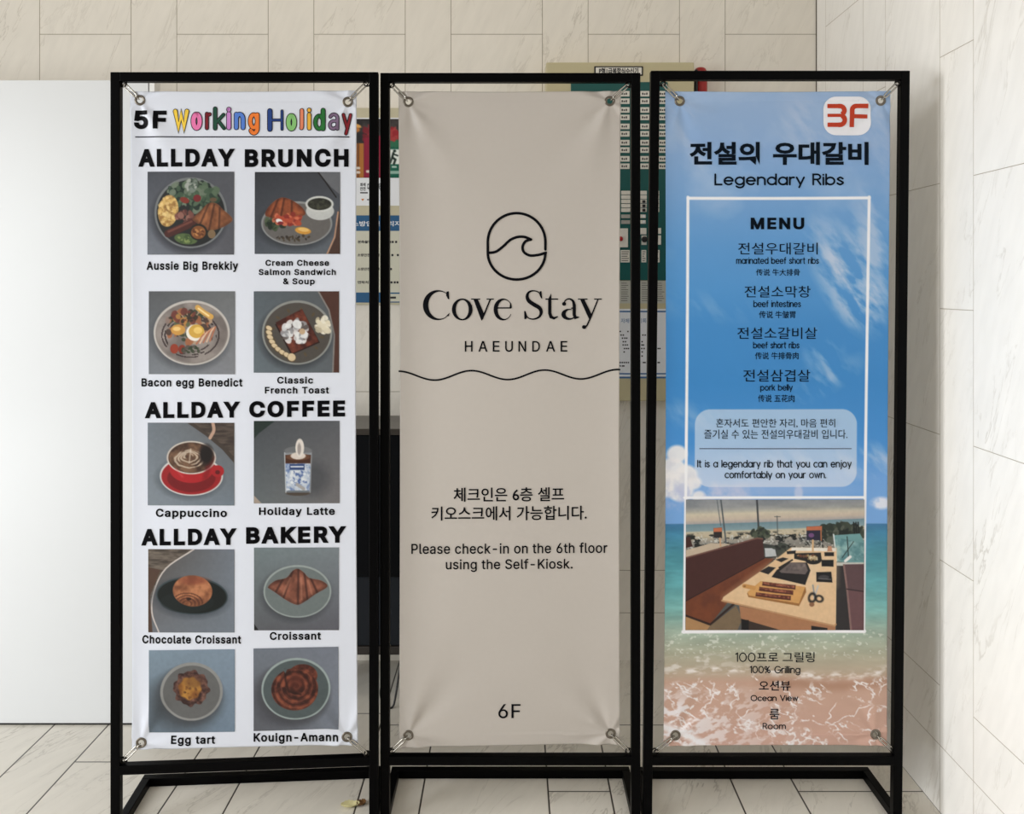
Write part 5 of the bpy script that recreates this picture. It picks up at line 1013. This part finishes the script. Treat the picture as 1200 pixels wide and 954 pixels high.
# terrace photo printed in the lower half of the frame
p = Pic(45, 28, 1157, 843, 330, 244, 4)
hz = 185 - (p.X - 45) * .034
p.img = ramp(p.Y - hz + 185, [(28, (132, 136, 142)), (70, (150, 154, 158)), (100, (168, 166, 160)), (125, (204, 194, 172)), (160, (196, 180, 164)), (182, (168, 162, 162)), (186, (112, 142, 154)), (225, (132, 158, 166)), (236, (196, 186, 162)), (262, (190, 176, 150)), (300, (150, 146, 138)), (430, (90, 92, 92))])
p.tex(np.clip((110 - p.Y) / 40, 0, 1) * .5, (120, 126, 134), (176, 176, 176), 90, 2, sx=3, sy=.6)
cl = p.noise(18, 4, 5, sx=1.6); p.blend(np.clip((cl - .5) * 8, 0, 1) * np.clip((p.Y - hz - 52) / 20, 0, 1) * np.clip((430 - p.Y) / 20, 0, 1), (34, 38, 38)); cl = p.noise(12, 3, 8); p.blend(np.clip((cl - .6) * 9, 0, 1) * np.clip((p.Y - hz - 60) / 20, 0, 1) * np.clip((430 - p.Y) / 20, 0, 1) * .8, (206, 206, 200))
for a, b, w, c in ([(238, 30), (262, 190), 5, (96, 104, 110)], [(262, 28), (296, 300), 9, (84, 92, 98)], [(486, 28), (500, 250), 11, (62, 66, 72)], [(612, 130), (616, 240), 5, (84, 88, 92)], [(596, 134), (632, 134), 4, (84, 88, 92)]): p.line([a, b], w, c)
p.blobs(515, 238, 64, 26, 40, 16, [(64, 74, 60), (84, 92, 76), (44, 52, 46)], 3); p.blobs(1010, 240, 140, 50, 160, 22, [(46, 56, 48), (66, 74, 62), (30, 38, 36), (92, 96, 84)], 4)
for x in (1090, 1104, 1118): p.line([(x, 170), (x + 6, 240)], 8, (24, 30, 32))
p.poly([(965, 250), (1130, 240), (1157, 290), (1157, 425), (985, 415)], (110, 158, 160)); p.tex(p.mpoly([(972, 262), (1157, 300), (1157, 415), (990, 405)]), (88, 136, 142), (146, 184, 184), 30, 6); p.line([(965, 245), (985, 410)], 8, (212, 220, 220)); p.line([(1050, 260), (1060, 400)], 6, (40, 54, 56)); p.line([(1020, 390), (1090, 290)], 5, (48, 60, 60))
p.poly([(985, 420), (1157, 420), (1157, 445), (985, 445)], (196, 196, 190)); p.line([(1040, 410), (1070, 385)], 18, (226, 226, 224))
p.poly([(520, 300), (700, 330), (640, 380), (540, 400)], (60, 64, 62)); p.poly([(536, 330), (600, 330), (610, 380), (540, 385)], (188, 192, 194)); p.blobs(640, 330, 50, 26, 30, 14, [(38, 44, 40), (70, 76, 70)], 9)
# bench
p.poly([(45, 345), (200, 300), (330, 305), (45, 392)], (196, 178, 156)); p.poly([(45, 392), (490, 268), (524, 272), (534, 395), (45, 664)], (78, 44, 42)); p.line([(45, 392), (490, 268), (522, 272)], 9, (120, 82, 74)); p.poly([(45, 664), (534, 392), (596, 396), (330, 640), (200, 806), (45, 752)], (122, 66, 42)); p.tex(p.mpoly([(70, 664), (500, 420), (420, 540), (190, 780), (70, 745)], 40) * .6, (134, 72, 42), (104, 56, 40), 60, 4); p.line([(45, 662), (532, 394)], 6, (50, 30, 30)); p.line([(45, 752), (200, 808), (345, 680)], 14, (52, 34, 32)); p.poly([(45, 758), (200, 815), (180, 843), (45, 843)], (178, 136, 92)); p.poly([(200, 815), (360, 690), (400, 770), (370, 843), (180, 843)], (128, 108, 84)); p.poly([(45, 262), (72, 262), (88, 320), (45, 332)], (72, 40, 36))
# floor, opposite bench, table
p.poly([(985, 440), (1157, 440), (1157, 843), (985, 843)], (52, 48, 50)); p.poly([(1028, 432), (1157, 430), (1157, 600), (1050, 584)], (98, 72, 76)); p.poly([(1050, 590), (1157, 604), (1157, 843), (1075, 843)], (112, 78, 82)); p.line([(1030, 436), (1052, 588), (1078, 843)], 12, (140, 108, 104)); p.line([(1050, 586), (1157, 602)], 7, (58, 42, 46))
p.poly([(385, 690), (980, 820), (980, 843), (395, 843)], (66, 52, 46)); p.poly([(380, 690), (980, 815), (980, 843), (640, 843), (390, 770)], (176, 124, 88)); p.poly([(396, 775), (440, 780), (440, 843), (396, 843)], (28, 26, 30)); p.poly([(830, 815), (930, 830), (930, 843), (830, 843)], (34, 30, 32))
p.poly([(700, 326), (985, 330), (983, 806), (972, 812), (272, 658), (280, 636), (500, 482), (610, 396)], (226, 190, 148)); p.tex(p.mpoly([(720, 345), (975, 345), (972, 560), (300, 640), (500, 490)], 90) * .7, (230, 204, 170), (222, 188, 146), 120, 3); p.line([(272, 658), (975, 816), (983, 806)], 10, (196, 150, 108)); p.poly([(705, 326), (980, 330), (980, 350), (700, 346)], (226, 220, 210))
for q, c in (([(672, 350), (730, 344), (728, 364), (676, 368)], (38, 36, 40)), ([(604, 402), (650, 388), (684, 396), (640, 418)], (40, 38, 42)), ([(506, 476), (560, 444), (606, 452), (560, 494)], (44, 42, 46)), ([(858, 480), (952, 478), (960, 545), (860, 540)], (26, 26, 30)), ([(890, 404), (966, 404), (966, 446), (892, 444)], (26, 26, 30)), ([(908, 356), (968, 356), (968, 380), (910, 380)], (32, 30, 32)), ([(720, 362), (886, 358), (890, 390), (830, 420), (720, 396)], (40, 38, 38))): p.poly(q, c)
p.ell(840, 402, 52, 30, (34, 32, 34)); p.blobs(840, 392, 34, 12, 20, 9, [(190, 170, 130), (150, 124, 84), (214, 200, 170)], 6); p.blobs(790, 376, 50, 10, 16, 7, [(180, 150, 100), (120, 70, 50)], 7); p.poly([(930, 318), (952, 318), (958, 350), (926, 350)], (196, 140, 108)); p.ell(905, 512, 34, 14, (70, 68, 72)); p.line([(872, 520), (950, 526)], 5, (110, 108, 110))
p.poly([(690, 420), (800, 420), (822, 470), (790, 560), (580, 510), (612, 466)], (36, 33, 36)); p.poly([(696, 420), (792, 424), (806, 470), (790, 494), (640, 484), (628, 474)], (112, 100, 98)); p.line([(628, 452), (708, 404)], 10, (22, 22, 26)); p.tex(p.mpoly([(700, 428), (786, 430), (796, 470), (650, 474)]), (92, 82, 82), (140, 126, 122), 40, 8)
p.poly([(428, 612), (512, 538), (792, 574), (796, 604), (752, 692), (436, 636)], (164, 112, 60)); p.poly([(430, 604), (512, 536), (790, 572), (752, 676), (440, 626)], (216, 162, 96)); p.line([(410, 566), (470, 578)], 26, (206, 150, 84)); p.ell(412, 568, 8, 6, (150, 104, 60))
for i, (x, y) in enumerate([(525, 545), (505, 578), (484, 612)]): p.poly([(x, y - 6), (x + 100, y + 6), (x + 205 + 6 * i, y + 16), (x + 204 + 6 * i, y + 44), (x + 96, y + 32), (x - 4, y + 18)], (92, 46, 36)); p.tex(p.mpoly([(x + 4, y - 4), (x + 100, y + 8), (x + 200 + 6 * i, y + 18), (x + 198 + 6 * i, y + 34), (x + 90, y + 22), (x + 2, y + 8)], 6), (104, 52, 40), (172, 104, 78), 14, i)
p.line([(838, 562), (850, 640)], 9, (150, 150, 152)); p.line([(870, 566), (846, 640)], 9, (190, 190, 192)); p.blend(np.clip(1 - np.abs(p.mell(834, 640, 20, 26, 10, 22) - .5) * 2, 0, 1), (24, 24, 28)); p.blend(np.clip(1 - np.abs(p.mell(878, 646, 22, 18, 20, 20) - .5) * 2, 0, 1), (24, 24, 28)); p.ell(832, 682, 16, 14, (150, 104, 74))
# small standing signs on the tables
for (x0, y0, x1, y1), c in (((218, 206, 270, 268), (44, 38, 40)), ((796, 196, 892, 282), (44, 42, 66))): p.poly([(x0, y0), (x1, y0 - 4), (x1, y1), (x0, y1 - 2)], c); p.poly([(x0, y0), (x1, y0 - 4), (x1, y0 + 22), (x0, y0 + 24)], (196, 112, 76))
p.line([(836, 282), (836, 350)], 12, (214, 176, 130)); p.line([(258, 268), (262, 318)], 9, (206, 160, 120)); p.ell(826, 250, 18, 14, (120, 78, 130)); p.line([(886, 220), (888, 282)], 6, (206, 130, 70))
picture(BN3, b3, 'printed_photo', p, [(803.6, 585.2), (1012.6, 585.2), (803.0, 738.2), (1011.8, 738.2)], 'printed photo of a terrace table with grilled ribs beside brown benches', print_mat('terrace_photo_print', .45), .88, 1.1)

ink_blue = mat('blue_black_ink', (4, 16, 28), 0.55, spec=0.08)
m = M2()
r, x0, y0, x1, y1 = 15, 964.6, 113.4, 1020.4, 158.6
pts = arc(x1 - r, y1 - r, r, r, 0, 90, 8) + arc(x0 + r, y1 - r, r, r, 90, 180, 8) + arc(x0 + r, y0 + r, r, r, 180, 270, 8) + arc(x1 - r, y0 + r, r, r, 270, 360, 8)
cxm, cym = (x0 + x1) / 2, (y0 + y1) / 2; k = len(pts)
rings = [[(cxm + (a - cxm) * t, cym + (b - cym) * t) for a, b in pts] for t in (1, .75, .5, .25)]
m.add([q for rg in rings for q in rg], [(j * k + i, j * k + (i + 1) % k, (j + 1) * k + (i + 1) % k, (j + 1) * k + i) for j in range(3) for i in range(k)] + [tuple(range(3 * k, 4 * k))])
artwork(BN3, b3, 'logo_plate', m, mat('logo_white', (232, 232, 238), .45, spec=.3), label='white rounded plate behind the floor number')
m = M2(); d = lambda x, y: (770 + x / 4, 70 + y / 4)
for y in (218, 262, 306): m.ribbon([d(797, y), d(850, y)] + ([d(872, y)] if y == 262 else []), 20 / 4 if y != 262 else 15 / 4, cap=False)
m.ribbon([d(848, 218)] + [d(*q) for q in arc(856, 238, 20, 20, -90, 70, 8)], 5.4, cap=False); m.ribbon([d(*q) for q in arc(856, 284, 22, 22, -70, 90, 8)] + [d(848, 306)], 5.4, cap=False)
m.ribbon([d(912, 316), d(912, 240)] + [d(*q) for q in arc(932, 238, 20, 20, 180, 270, 6)] + [d(988, 218)], 5.4, cap=False); m.ribbon([d(912, 266), d(986, 266)], 4.6, cap=False)
artwork(BN3, b3, 'lettering', m, mat('rust_red_ink', (186, 58, 30), .5, spec=.25), label='rust-red floor number 3F', layer=.0021)
m = M2(); v, f = cjk('전설의', .034); m.text((v, f), 808, 890, 166.5, 193.5, h=0); v, f = cjk('우대갈비', .034); m.text((v, f), 905.5, 1017.5, 166.5, 193.5)
artwork(BN3, b3, 'heading', m, ink_blue, label='bold Korean restaurant name')
def ko(label, rows, name='lettering'):
    m = M2()
    for r in rows:
        if r[0] == 's': stroke_text(m, r[1], r[2], r[3], r[4], r[5], r[6])
        else: m.text(cjk(r[1], r[6] if len(r) > 6 else .0), r[2], r[3], r[4], r[5])
    artwork(BN3, b3, name, m, ink_blue, label=label)
ko('rounded lettering reading Legendary Ribs', [('s', 'Legendary Ribs', 837, 988.7, 203.4, 217.4, 2.1)])
m = M2(); m.text(sans('MENU', .036, .02), 879.4, 942, 255.2, 268.8, ref=(-.036, CAP + .036)); artwork(BN3, b3, 'heading', m, ink_blue, label='bold heading reading MENU')
ko('menu entry marinated beef short ribs in three languages', [('k', '전설우대갈비', 864.7, 957.7, 284.5, 298.4), ('s', 'marinated beef short ribs', 862.3, 959.2, 301.4, 309.4, .95), ('k', '传说 牛大排骨', 885.6, 936.7, 315.2, 323.2, .006)])
ko('menu entry beef intestines in three languages', [('k', '전설소막창', 872, 949.3, 335, 348.7), ('s', 'beef intestines', 882.5, 938, 352, 360, .95), ('k', '传说 牛皱胃', 889, 931.5, 364.4, 373, .006)])
ko('menu entry beef short ribs in three languages', [('k', '전설소갈비살', 863.6, 957, 383.5, 397.2), ('s', 'beef short ribs', 882, 936.2, 400.3, 408.3, .95), ('k', '传说 牛排骨肉', 884.3, 935.2, 412.6, 421, .006)])
ko('menu entry pork belly in three languages', [('k', '전설삼겹살', 870.7, 948.8, 433, 447), ('s', 'pork belly', 890.4, 928.3, 450, 457.6, .95), ('k', '传说 五花肉', 887.7, 930.4, 462.3, 471, .006)])
ko('Korean sentence in two lines on the pale panel', [('k', '혼자서도 편안한 자리, 마음 편히', 838.8, 978, 490.4, 501), ('k', '즐기실 수 있는 전설의우대갈비 입니다.', 825, 992.5, 503.2, 514)])
m = M2(); m.rect(819.3, 525.0, 997.5, 526.1); artwork(BN3, b3, 'rule', m, mat('grey_blue_ink', (84, 96, 124), .5))
ko('English sentence in two lines on the pale panel', [('s', 'It is a legendary rib that you can enjoy', 816.8, 997.5, 538.6, 547.6, 1.15), ('s', 'comfortably on your own.', 848.8, 967.5, 551.4, 560.2, 1.15)])
ko('Korean and English line on grilling', [('s', '100', 861.3, 885, 764.5, 775.4, 1.1), ('k', '프로 그릴링', 886.3, 954.3, 763.8, 775.8, .004), ('s', '100% Grilling', 878.3, 937.5, 780, 788.6, 1.05)])
ko('Korean and English line on the ocean view', [('k', '오션뷰', 889, 926, 797.2, 809, .01), ('s', 'Ocean View', 879.3, 935, 814, 821.2, 1.05)])
ko('Korean and English line on rooms', [('k', '룸', 901.6, 913, 830.4, 842.8, .006), ('s', 'Room', 893.5, 920.7, 847, 854.4, 1.05)])

# ------------------------------------------------------------------ things on and against the back wall
def P(x, y, Y): return ((x - CX) * Y / FOC, Y, EYE - (y - HY) * Y / FOC)
def slab(x0, y0, x1, y1, Yf, t, bev=0.0):
    """box whose camera-side face covers the measured rectangle at distance Yf, t metres deep"""
    a = P(x0, y1, Yf); c = P(x1, y0, Yf)
    return B().box((a[0], Yf, a[2]), (c[0], Yf + t, c[2]), bev)
def wallprint(name, m2, Yf, mats, parent, label=None):
    V = [P(x, y, Yf - h) for x, y, h in m2.v]
    return obj(name, V, [f[::-1] for f in m2.f], mats, parent, midx=m2.m, label=label)

beige = mat('beige_enamel', (196, 186, 150), 0.45, noise=0.01, scale=6)
green = mat('dark_green_enamel', (8, 84, 80), 0.45)
black_plastic = mat('black_plastic', (18, 18, 20), 0.4)
paper = mat('white_paper', (232, 234, 238), 0.6)
card = mat('label_card', (226, 222, 212), 0.55)
ink = mat('print_ink', (26, 26, 30), 0.6)
blue_ink = mat('blue_print_ink', (70, 112, 160), 0.6)

YF = 3.37                                              # front face of the alarm panel
ap = thing('fire_alarm_receiver', 'beige fire alarm control panel with a dark green face on the back wall', 'alarm panel', P(727, 470, 3.42))
slab(640, 73, 813.5, 470, YF, YB - YF, 0.004).build('housing', beige, ap)
slab(669, 96, 782.5, 328.5, YF - .004, .006, 0.0015).build('face_plate', green, ap, label='dark green control face')
pl = slab(696.4, 77.4, 753.6, 88.6, YF - .004, .006, .002).build('name_plate', black_plastic, ap, label='black-rimmed name plate')
m = M2(); m.rect(698.2, 79.0, 752, 87.2, 0); m.text(cjk('P형1급복합식수신기', .03), 702, 748, 79.4, 86.8, 1, .0006)
wallprint('plate_text', m, YF - .0048, [card, ink], pl)
for x0, x1 in ((726.6, 737.8), (750.6, 761), (771.4, 781)):
    for k in range(10):
        y = 106.6 + (k // 2) * 19.0 + (k % 2) * 8.7 + (k // 2 > 1) * 0.3
        s = slab(x0, y, min(x1, 780), y + 6.4, YF - .007, .004, .0006).build('zone_label', card, ap)
        m = M2()
        for j in range(3): m.rect(x0 + 1.8 + j * 2.4, y + 2.0 + (j % 2) * .6, x0 + 3.4 + j * 2.4, y + 4.4)
        wallprint('label_text', m, YF - .0074, ink, s)
for k in range(5):                                     # lower switch rows
    y = 223.6 + k * 5.1
    slab(728, y, 738.6, y + 4.4, YF - .007, .004, .0006).build('switch_label', card, ap)
    s = slab(749.6, y, 758, y + 4.4, YF - .007, .004, .0006).build('switch_label', card, ap)
    if k > 1: slab(753, y + .8, 756.4, y + 3.8, YF - .013, .008, .001).build('switch_lever', black_plastic, ap, label='small black switch')
    slab(770.4, y, 772.6, y + 4.4, YF - .007, .004, .0006).build('switch_label', card, ap)
for y in (251.4, 258):
    slab(728, y, 738.4, y + 4.4, YF - .007, .004, .0006).build('switch_label', mat('grey_card', (168, 166, 160), .55), ap)
    slab(749.6, y, 756.8, y + 4.2, YF - .007, .004, .0006).build('switch_label', card, ap)
    slab(753.4, y + .6, 756, y + 3.4, YF - .011, .006, .0008).build('switch_lever', paper, ap, label='small white switch')
slab(720.5, 267.6, 736, 289.8, YF - .008, .006, .001).build('button_plate', card, ap, label='pale plate with the red button')
B().lathe(P(727.2, 280, YF - .007), (0, -1, 0), [(.0001, 0), (.009, 0), (.009, .004), (.006, .008), (.0001, .0085)], 20).build('red_button', mat('red_plastic', (180, 24, 26), .35), ap, smooth=True, label='round red button')
slab(750, 267.2, 757.6, 274.6, YF - .007, .005, .0008).build('switch_label', card, ap)
slab(751.8, 276, 757.8, 287, YF - .007, .005, .0008).build('switch_label', card, ap)
B().lathe(P(755.2, 280.6, YF - .007), (0, -1, 0), [(.0001, 0), (.0115, 0), (.0105, .012), (.007, .014), (.0001, .014)], 24).build('rotary_knob', black_plastic, ap, smooth=True, label='black rotary knob')
slab(769.8, 267.2, 774.8, 274, YF - .007, .005, .0008).build('switch_label', card, ap); slab(769.8, 275.8, 774.8, 286.8, YF - .007, .005, .0008).build('switch_label', card, ap)
for x0, x1 in ((727.4, 738), (751.8, 757.4), (769.8, 773)):
    s = slab(x0, 293, x1, 307.5, YF - .007, .004, .0006).build('instruction_label', card, ap)
    m = M2()
    for j in range(5): m.rect(x0 + 1, 294.6 + j * 2.6, x1 - 1 - (j % 3) * .8, 295.6 + j * 2.6)
    wallprint('label_text', m, YF - .0074, mat('grey_print', (110, 106, 100), .6), s)
def sheet_thing(name, label, cat, x0, y0, x1, y1, Yf, m, group=None):
    t = thing(name, label, cat, P((x0 + x1) / 2, y1, Yf + .001), group=group)
    slab(x0, y0, x1, y1, Yf, .0012).build('paper_sheet', m, t)
    return t
s = sheet_thing('instruction_sheet', 'greyish sheet of fine print just below the green face of the alarm panel', 'notice', 675, 329, 781.5, 355.5, YF - .0014, mat('grey_paper', (188, 188, 178), .6))
m = M2(); rr = random.Random(4)
for j in range(9):
    for c0 in (678, 704, 728, 752, 770): m.rect(c0, 331.5 + j * 2.55, c0 + rr.uniform(5, 9 if c0 > 727 else 20), 332.3 + j * 2.55)
wallprint('fine_print', m, YF - .0018, mat('grey_print', (110, 106, 100), .6), s)
s = sheet_thing('inspection_notice', 'white inspection notice with blue lines on the lower part of the alarm panel', 'notice', 668, 362, 780.6, 443.5, YF - .0014, paper)
m = M2(); m.rect(668, 364.2, 780.6, 366, 0); m.rect(668, 437.2, 780.6, 438.8, 0); m.rect(668, 441.4, 780.6, 443.5, 0)
m.text(cjk('소방시설등', .012), 692, 722, 373.4, 378.8, 0); m.text(cjk('자체점검기록표', .004), 727.6, 762.5, 373.2, 378.6, 0)
for y, xs in ((388.4, (726, 735)), (392.6, (727, 729.6, 752.6, 755.2)), (396.2, (728.6, 731.4, 733.6)), (400.4, (729.6, 732.2, 751.6, 767.6)), (404.2, (729.4, 732, 734.4, 751.4, 753.2)), (408.4, (731, 733.4, 735.6, 751.2, 754, 770.4, 772.4)), (412.4, (730.6, 751.8, 767)), (417.2, (751.6, 767.2)), (424.8, (726, 728.4, 730.8, 733.2, 735.6, 753.2, 755, 770.4, 771.8)), (428.8, (726, 728.6, 730.2))):
    for x in xs: m.rect(x, y - .7, x + 1.7, y + .9, 1)
    for i in range(10): m.rect(674 + i * 4.4 + (y % 3), y - .5, 677 + i * 4.4 + (y % 3), y + .5, 1)
wallprint('notice_print', m, YF - .0018, [blue_ink, ink], s)

# red alarm bell beside the panel
rb = thing('alarm_bell', 'red rounded alarm device on the wall right of the alarm panel', 'alarm', P(822, 118, 3.44))
red = mat('red_enamel', (166, 24, 20), 0.3, noise=.02)
a, c = P(814.6, 122, 3.40), P(818, 81, 3.40)
B().box((a[0], 3.40, a[2]), (c[0], 3.48, c[2]), .003).build('backplate', black_plastic, rb, label='dark mounting plate')
cx_, cz_ = P(822.5, 84, 3.41)[0], P(822.5, 84, 3.41)[2]
prof = [(.0001, 0), (.012, -.0002), (.019, -.004), (.0235, -.012), (.0255, -.024), (.0258, -.05), (.0258, -.085), (.024, -.115), (.018, -.135), (.0001, -.14)]
top = P(0, 77.4, 3.41)[2]
B().lathe((cx_, 3.436, top), (0, 0, 1), prof, 32).build('red_dome', red, rb, smooth=True, label='glossy red dome')

# notices on the wall behind the gap between the first two stands
nb = thing('notice_board', 'beige notice board on the back wall seen between the menu banner and the beige banner', 'notice board', P(450, 357, 3.47))
slab(378, 126.5, 522, 357, 3.462, .018, .002).build('board', mat('board_beige', (196, 188, 160), .55, noise=.02, scale=20), nb)
fs = sheet_thing('fire_safety_poster', 'dark poster with orange and crimson bands and a green exit sign on the notice board', 'poster', 384, 138, 516, 241, 3.4606, paper)
p = Pic(384, 139.4, 516, 208.4, 160, 84, 6); p.img[:] = (52, 48, 48)
p.tex(np.clip((172 - p.Y) / 4, 0, 1), (40, 38, 40), (74, 68, 66), 10, 2); p.blobs(402, 150, 18, 10, 14, 5, [(206, 130, 60), (226, 170, 90)], 3); p.ell(419, 147.5, 4.5, 2, (226, 170, 96), 20); p.blobs(432, 156, 7, 9, 16, 4, [(150, 40, 52), (120, 30, 42)], 4); p.blobs(460, 156, 6, 8, 16, 4, [(150, 36, 44), (170, 60, 60)], 5)
p.poly([(384, 168), (426.4, 168), (426.4, 208.4), (384, 208.4)], (176, 112, 50)); p.poly([(426.4, 162), (452, 158), (452, 208.4), (426.4, 208.4)], (140, 26, 56)); p.poly([(418.4, 168), (421, 168), (421, 208.4), (418.4, 208.4)], (120, 74, 40))
p.poly([(452, 172), (516, 172), (516, 208.4), (452, 208.4)], (10, 92, 72)); p.blobs(466, 168, 12, 3.4, 20, 3, [(70, 140, 100), (44, 110, 80)], 7); p.poly([(457, 175), (478, 175), (478, 192.4), (457, 192.4)], (232, 236, 230)); p.ell(462.4, 177, 1.8, 1.6, (20, 40, 34)); p.line([(461, 179.4), (459.6, 184.6), (463.4, 187), (461.6, 192)], 2.6, (20, 40, 34)); p.line([(459.6, 184), (457.4, 190.6)], 2.4, (20, 40, 34)); p.line([(461, 180.6), (466, 182.4)], 1.8, (20, 40, 34)); p.line([(455, 202), (510, 202)], 3.6, (150, 182, 168)); p.line([(460, 195.6), (464, 195.6)], 2, (190, 210, 200))
for x, y in ((419.6, 197), (419.6, 202), (431.4, 201)): p.line([(x - 1, y), (x + 1, y)], 3, (220, 210, 200))
xx = np.linspace(384, 516, p.W)[None, :] + 0 * np.linspace(0, 1, p.H)[:, None]; yy = np.linspace(139.4, 208.4, p.H)[:, None] + 0 * xx
grid_mesh('poster_picture', np.stack([(xx - CX) * 3.46 / FOC, 3.46 + 0 * xx, EYE - (yy - HY) * 3.46 / FOC], -1), print_mat('poster_print', .5), fs, p.img)
m = M2(); m.text(cjk('화재', .03), 422, 428.4, 214.4, 218.4, 0); m.text(cjk('안전', .03), 422, 428.4, 219, 223.4, 0); m.rect(422, 225.2, 431, 226.6, 0); m.poly([(423, 233), (427, 233), (425, 235.6)], 1); m.rect(430, 233.4, 440, 234.6, 0)
m.text(cjk('대피 먼저', .03), 430.5, 446, 214.4, 223.4, 0)
wallprint('poster_text', m, 3.4602, [ink, mat('orange_print', (200, 120, 40), .6)], fs)
sn = sheet_thing('safety_manager_notice', 'fire safety manager notice with a blue heading bar low on the notice board', 'notice', 386, 252.4, 514, 354.6, 3.4606, mat('cream_paper', (206, 204, 186), .6))
m = M2(); navy = mat('sign_blue', (22, 84, 128), .55)
m.rect(386, 252.4, 514, 270.6, 0); m.rect(386, 342.8, 452, 354.6, 0); m.rect(452, 342.8, 514, 344.4, 0); m.rect(452, 353.4, 514, 354.6, 0)
m.text(cjk('소방안전관리자 현황표', .02), 412.4, 498, 259, 265.2, 1, .0004)
for y, t in ((283.6, '건축물명 :'), (299, '소방안전관리자 :'), (315.4, '소방안전관리자 :'), (331, '연락처 :')): m.text(cjk(t, .03), 419, 419 + len(t) * 3.1, y - 1.9, y + 1.7, 2)
for y, xs in ((283.6, (456, 459, 463)), (299, (458.6, 465)), (315.4, (457, 470)), (331, (457.6, 461.4, 464.6))):
    for x in xs: m.rect(x, y - 1.3, x + 2.4, y + 1.2, 2)
m.rect(457, 347.6, 464, 350, 2)
wallprint('notice_print', m, 3.4602, [navy, paper, ink], sn)

# black cabinet on legs against the wall, with its cord
kb = mat('black_cabinet_paint', (5, 6, 9), .5, spec=.1, noise=.05, scale=8); kd = mat('charcoal_panel', (30, 33, 38), .5, spec=.15)
cb = thing('cabinet', 'black cabinet on short legs standing by the back wall behind the menu banner', 'cabinet', (-.47, 3.3, 0))
X0, X1, YA, YBk = -.80, -.16, 3.15, 3.468
B().box((X0, YA, .43), (X1, YBk, .93), .004).build('body', kb, cb)
B().box((X0 - .008, YA - .008, .931), (X1 + .008, YBk, .953), .004).build('top_board', mat('dark_top', (56, 50, 44), .3), cb, label='dark brownish top board')
B().box((X0 + .012, YA + .012, .185), (X1 - .012, YBk - .01, .429), .003).build('lower_drawer', kd, cb, label='charcoal lower panel')
B().box((X0 + .006, YA + .004, .155), (X1 - .006, YBk - .006, .1845), .003).build('base_rail', mat('dark_brown_rail', (40, 34, 30), .5), cb)
for x in (X0 + .03, X1 - .03):
    for y in (YA + .03, YBk - .04): B().cyl((x, y, .155), (x, y, 0), .018, .012, 16).build('leg', kb, cb, smooth=False)
for x in (X0 + .16, X1 - .16): B().box((x - .06, YA - .016, .30), (x + .06, YA + .013, .312), .003).build('pull_handle', kb, cb)
cord = B().tube([tuple(q) for q in catmull([(-.386, 3.14, .20), (-.392, 3.125, .12), (-.402, 3.10, .04), (-.412, 3.085, .0045), (-.44, 3.09, .004), (-.47, 3.2, .004), (-.47, 3.3, .004)], 8)], .0035, 8).build('power_cord', black_plastic, None, smooth=True)
tag(cord, 'thin black cord hanging in front of the black cabinet down to the floor', 'cord')

# curled golden scrap lying on the floor by the first stand
gold = mat('gold_foil', (250, 232, 176), .3, metal=.25, noise=.12, scale=30); brown = mat('foil_underside', (126, 88, 46), .4, metal=.3, noise=.1, scale=60)
gx, gy, _ = P(414, 944, 2.508)
sc = thing('foil_scrap', 'small curled golden foil scrap on the floor beside the first stand', 'litter', (gx, gy, 0))
def leaf(L, wd, curl, zc, off, tw):
    v = []; n, k = 16, 9
    for i in range(n + 1):
        s = i / n * 2 - 1; ww = wd * math.sqrt(max(0.02, 1 - s * s)) * (1 + .12 * math.sin(i * 2.1))
        for j in range(k + 1):
            t = j / k * 2 - 1; a = t * curl
            x, y, z = s * L, math.sin(a) * ww / curl * 1.1, (1 - math.cos(a)) * ww / curl * 1.1 + zc + .006 * s * s + .0012 * math.sin(9 * t + 5 * s)
            v.append((off[0] + x * math.cos(tw) - y * math.sin(tw), off[1] + x * math.sin(tw) + y * math.cos(tw), z))
    f = [(i * (k + 1) + j, (i + 1) * (k + 1) + j, (i + 1) * (k + 1) + j + 1, i * (k + 1) + j + 1) for i in range(n) for j in range(k)]
    return v, f
v, f = leaf(.026, .016, 1.1, .0008, (gx - .008, gy - .004), .1); o = obj('foil_curl', v, f, gold, sc, smooth=True, label='bright golden curl')
v2, f2 = leaf(.014, .014, 1.3, .0008, (gx + .022, gy + .004), .7); o2 = obj('foil_curl', v2, f2, brown, sc, smooth=True, label='brownish rolled end')
for q in (o, o2): so = q.modifiers.new('thickness', 'SOLIDIFY'); so.thickness = .0005; so.offset = 0
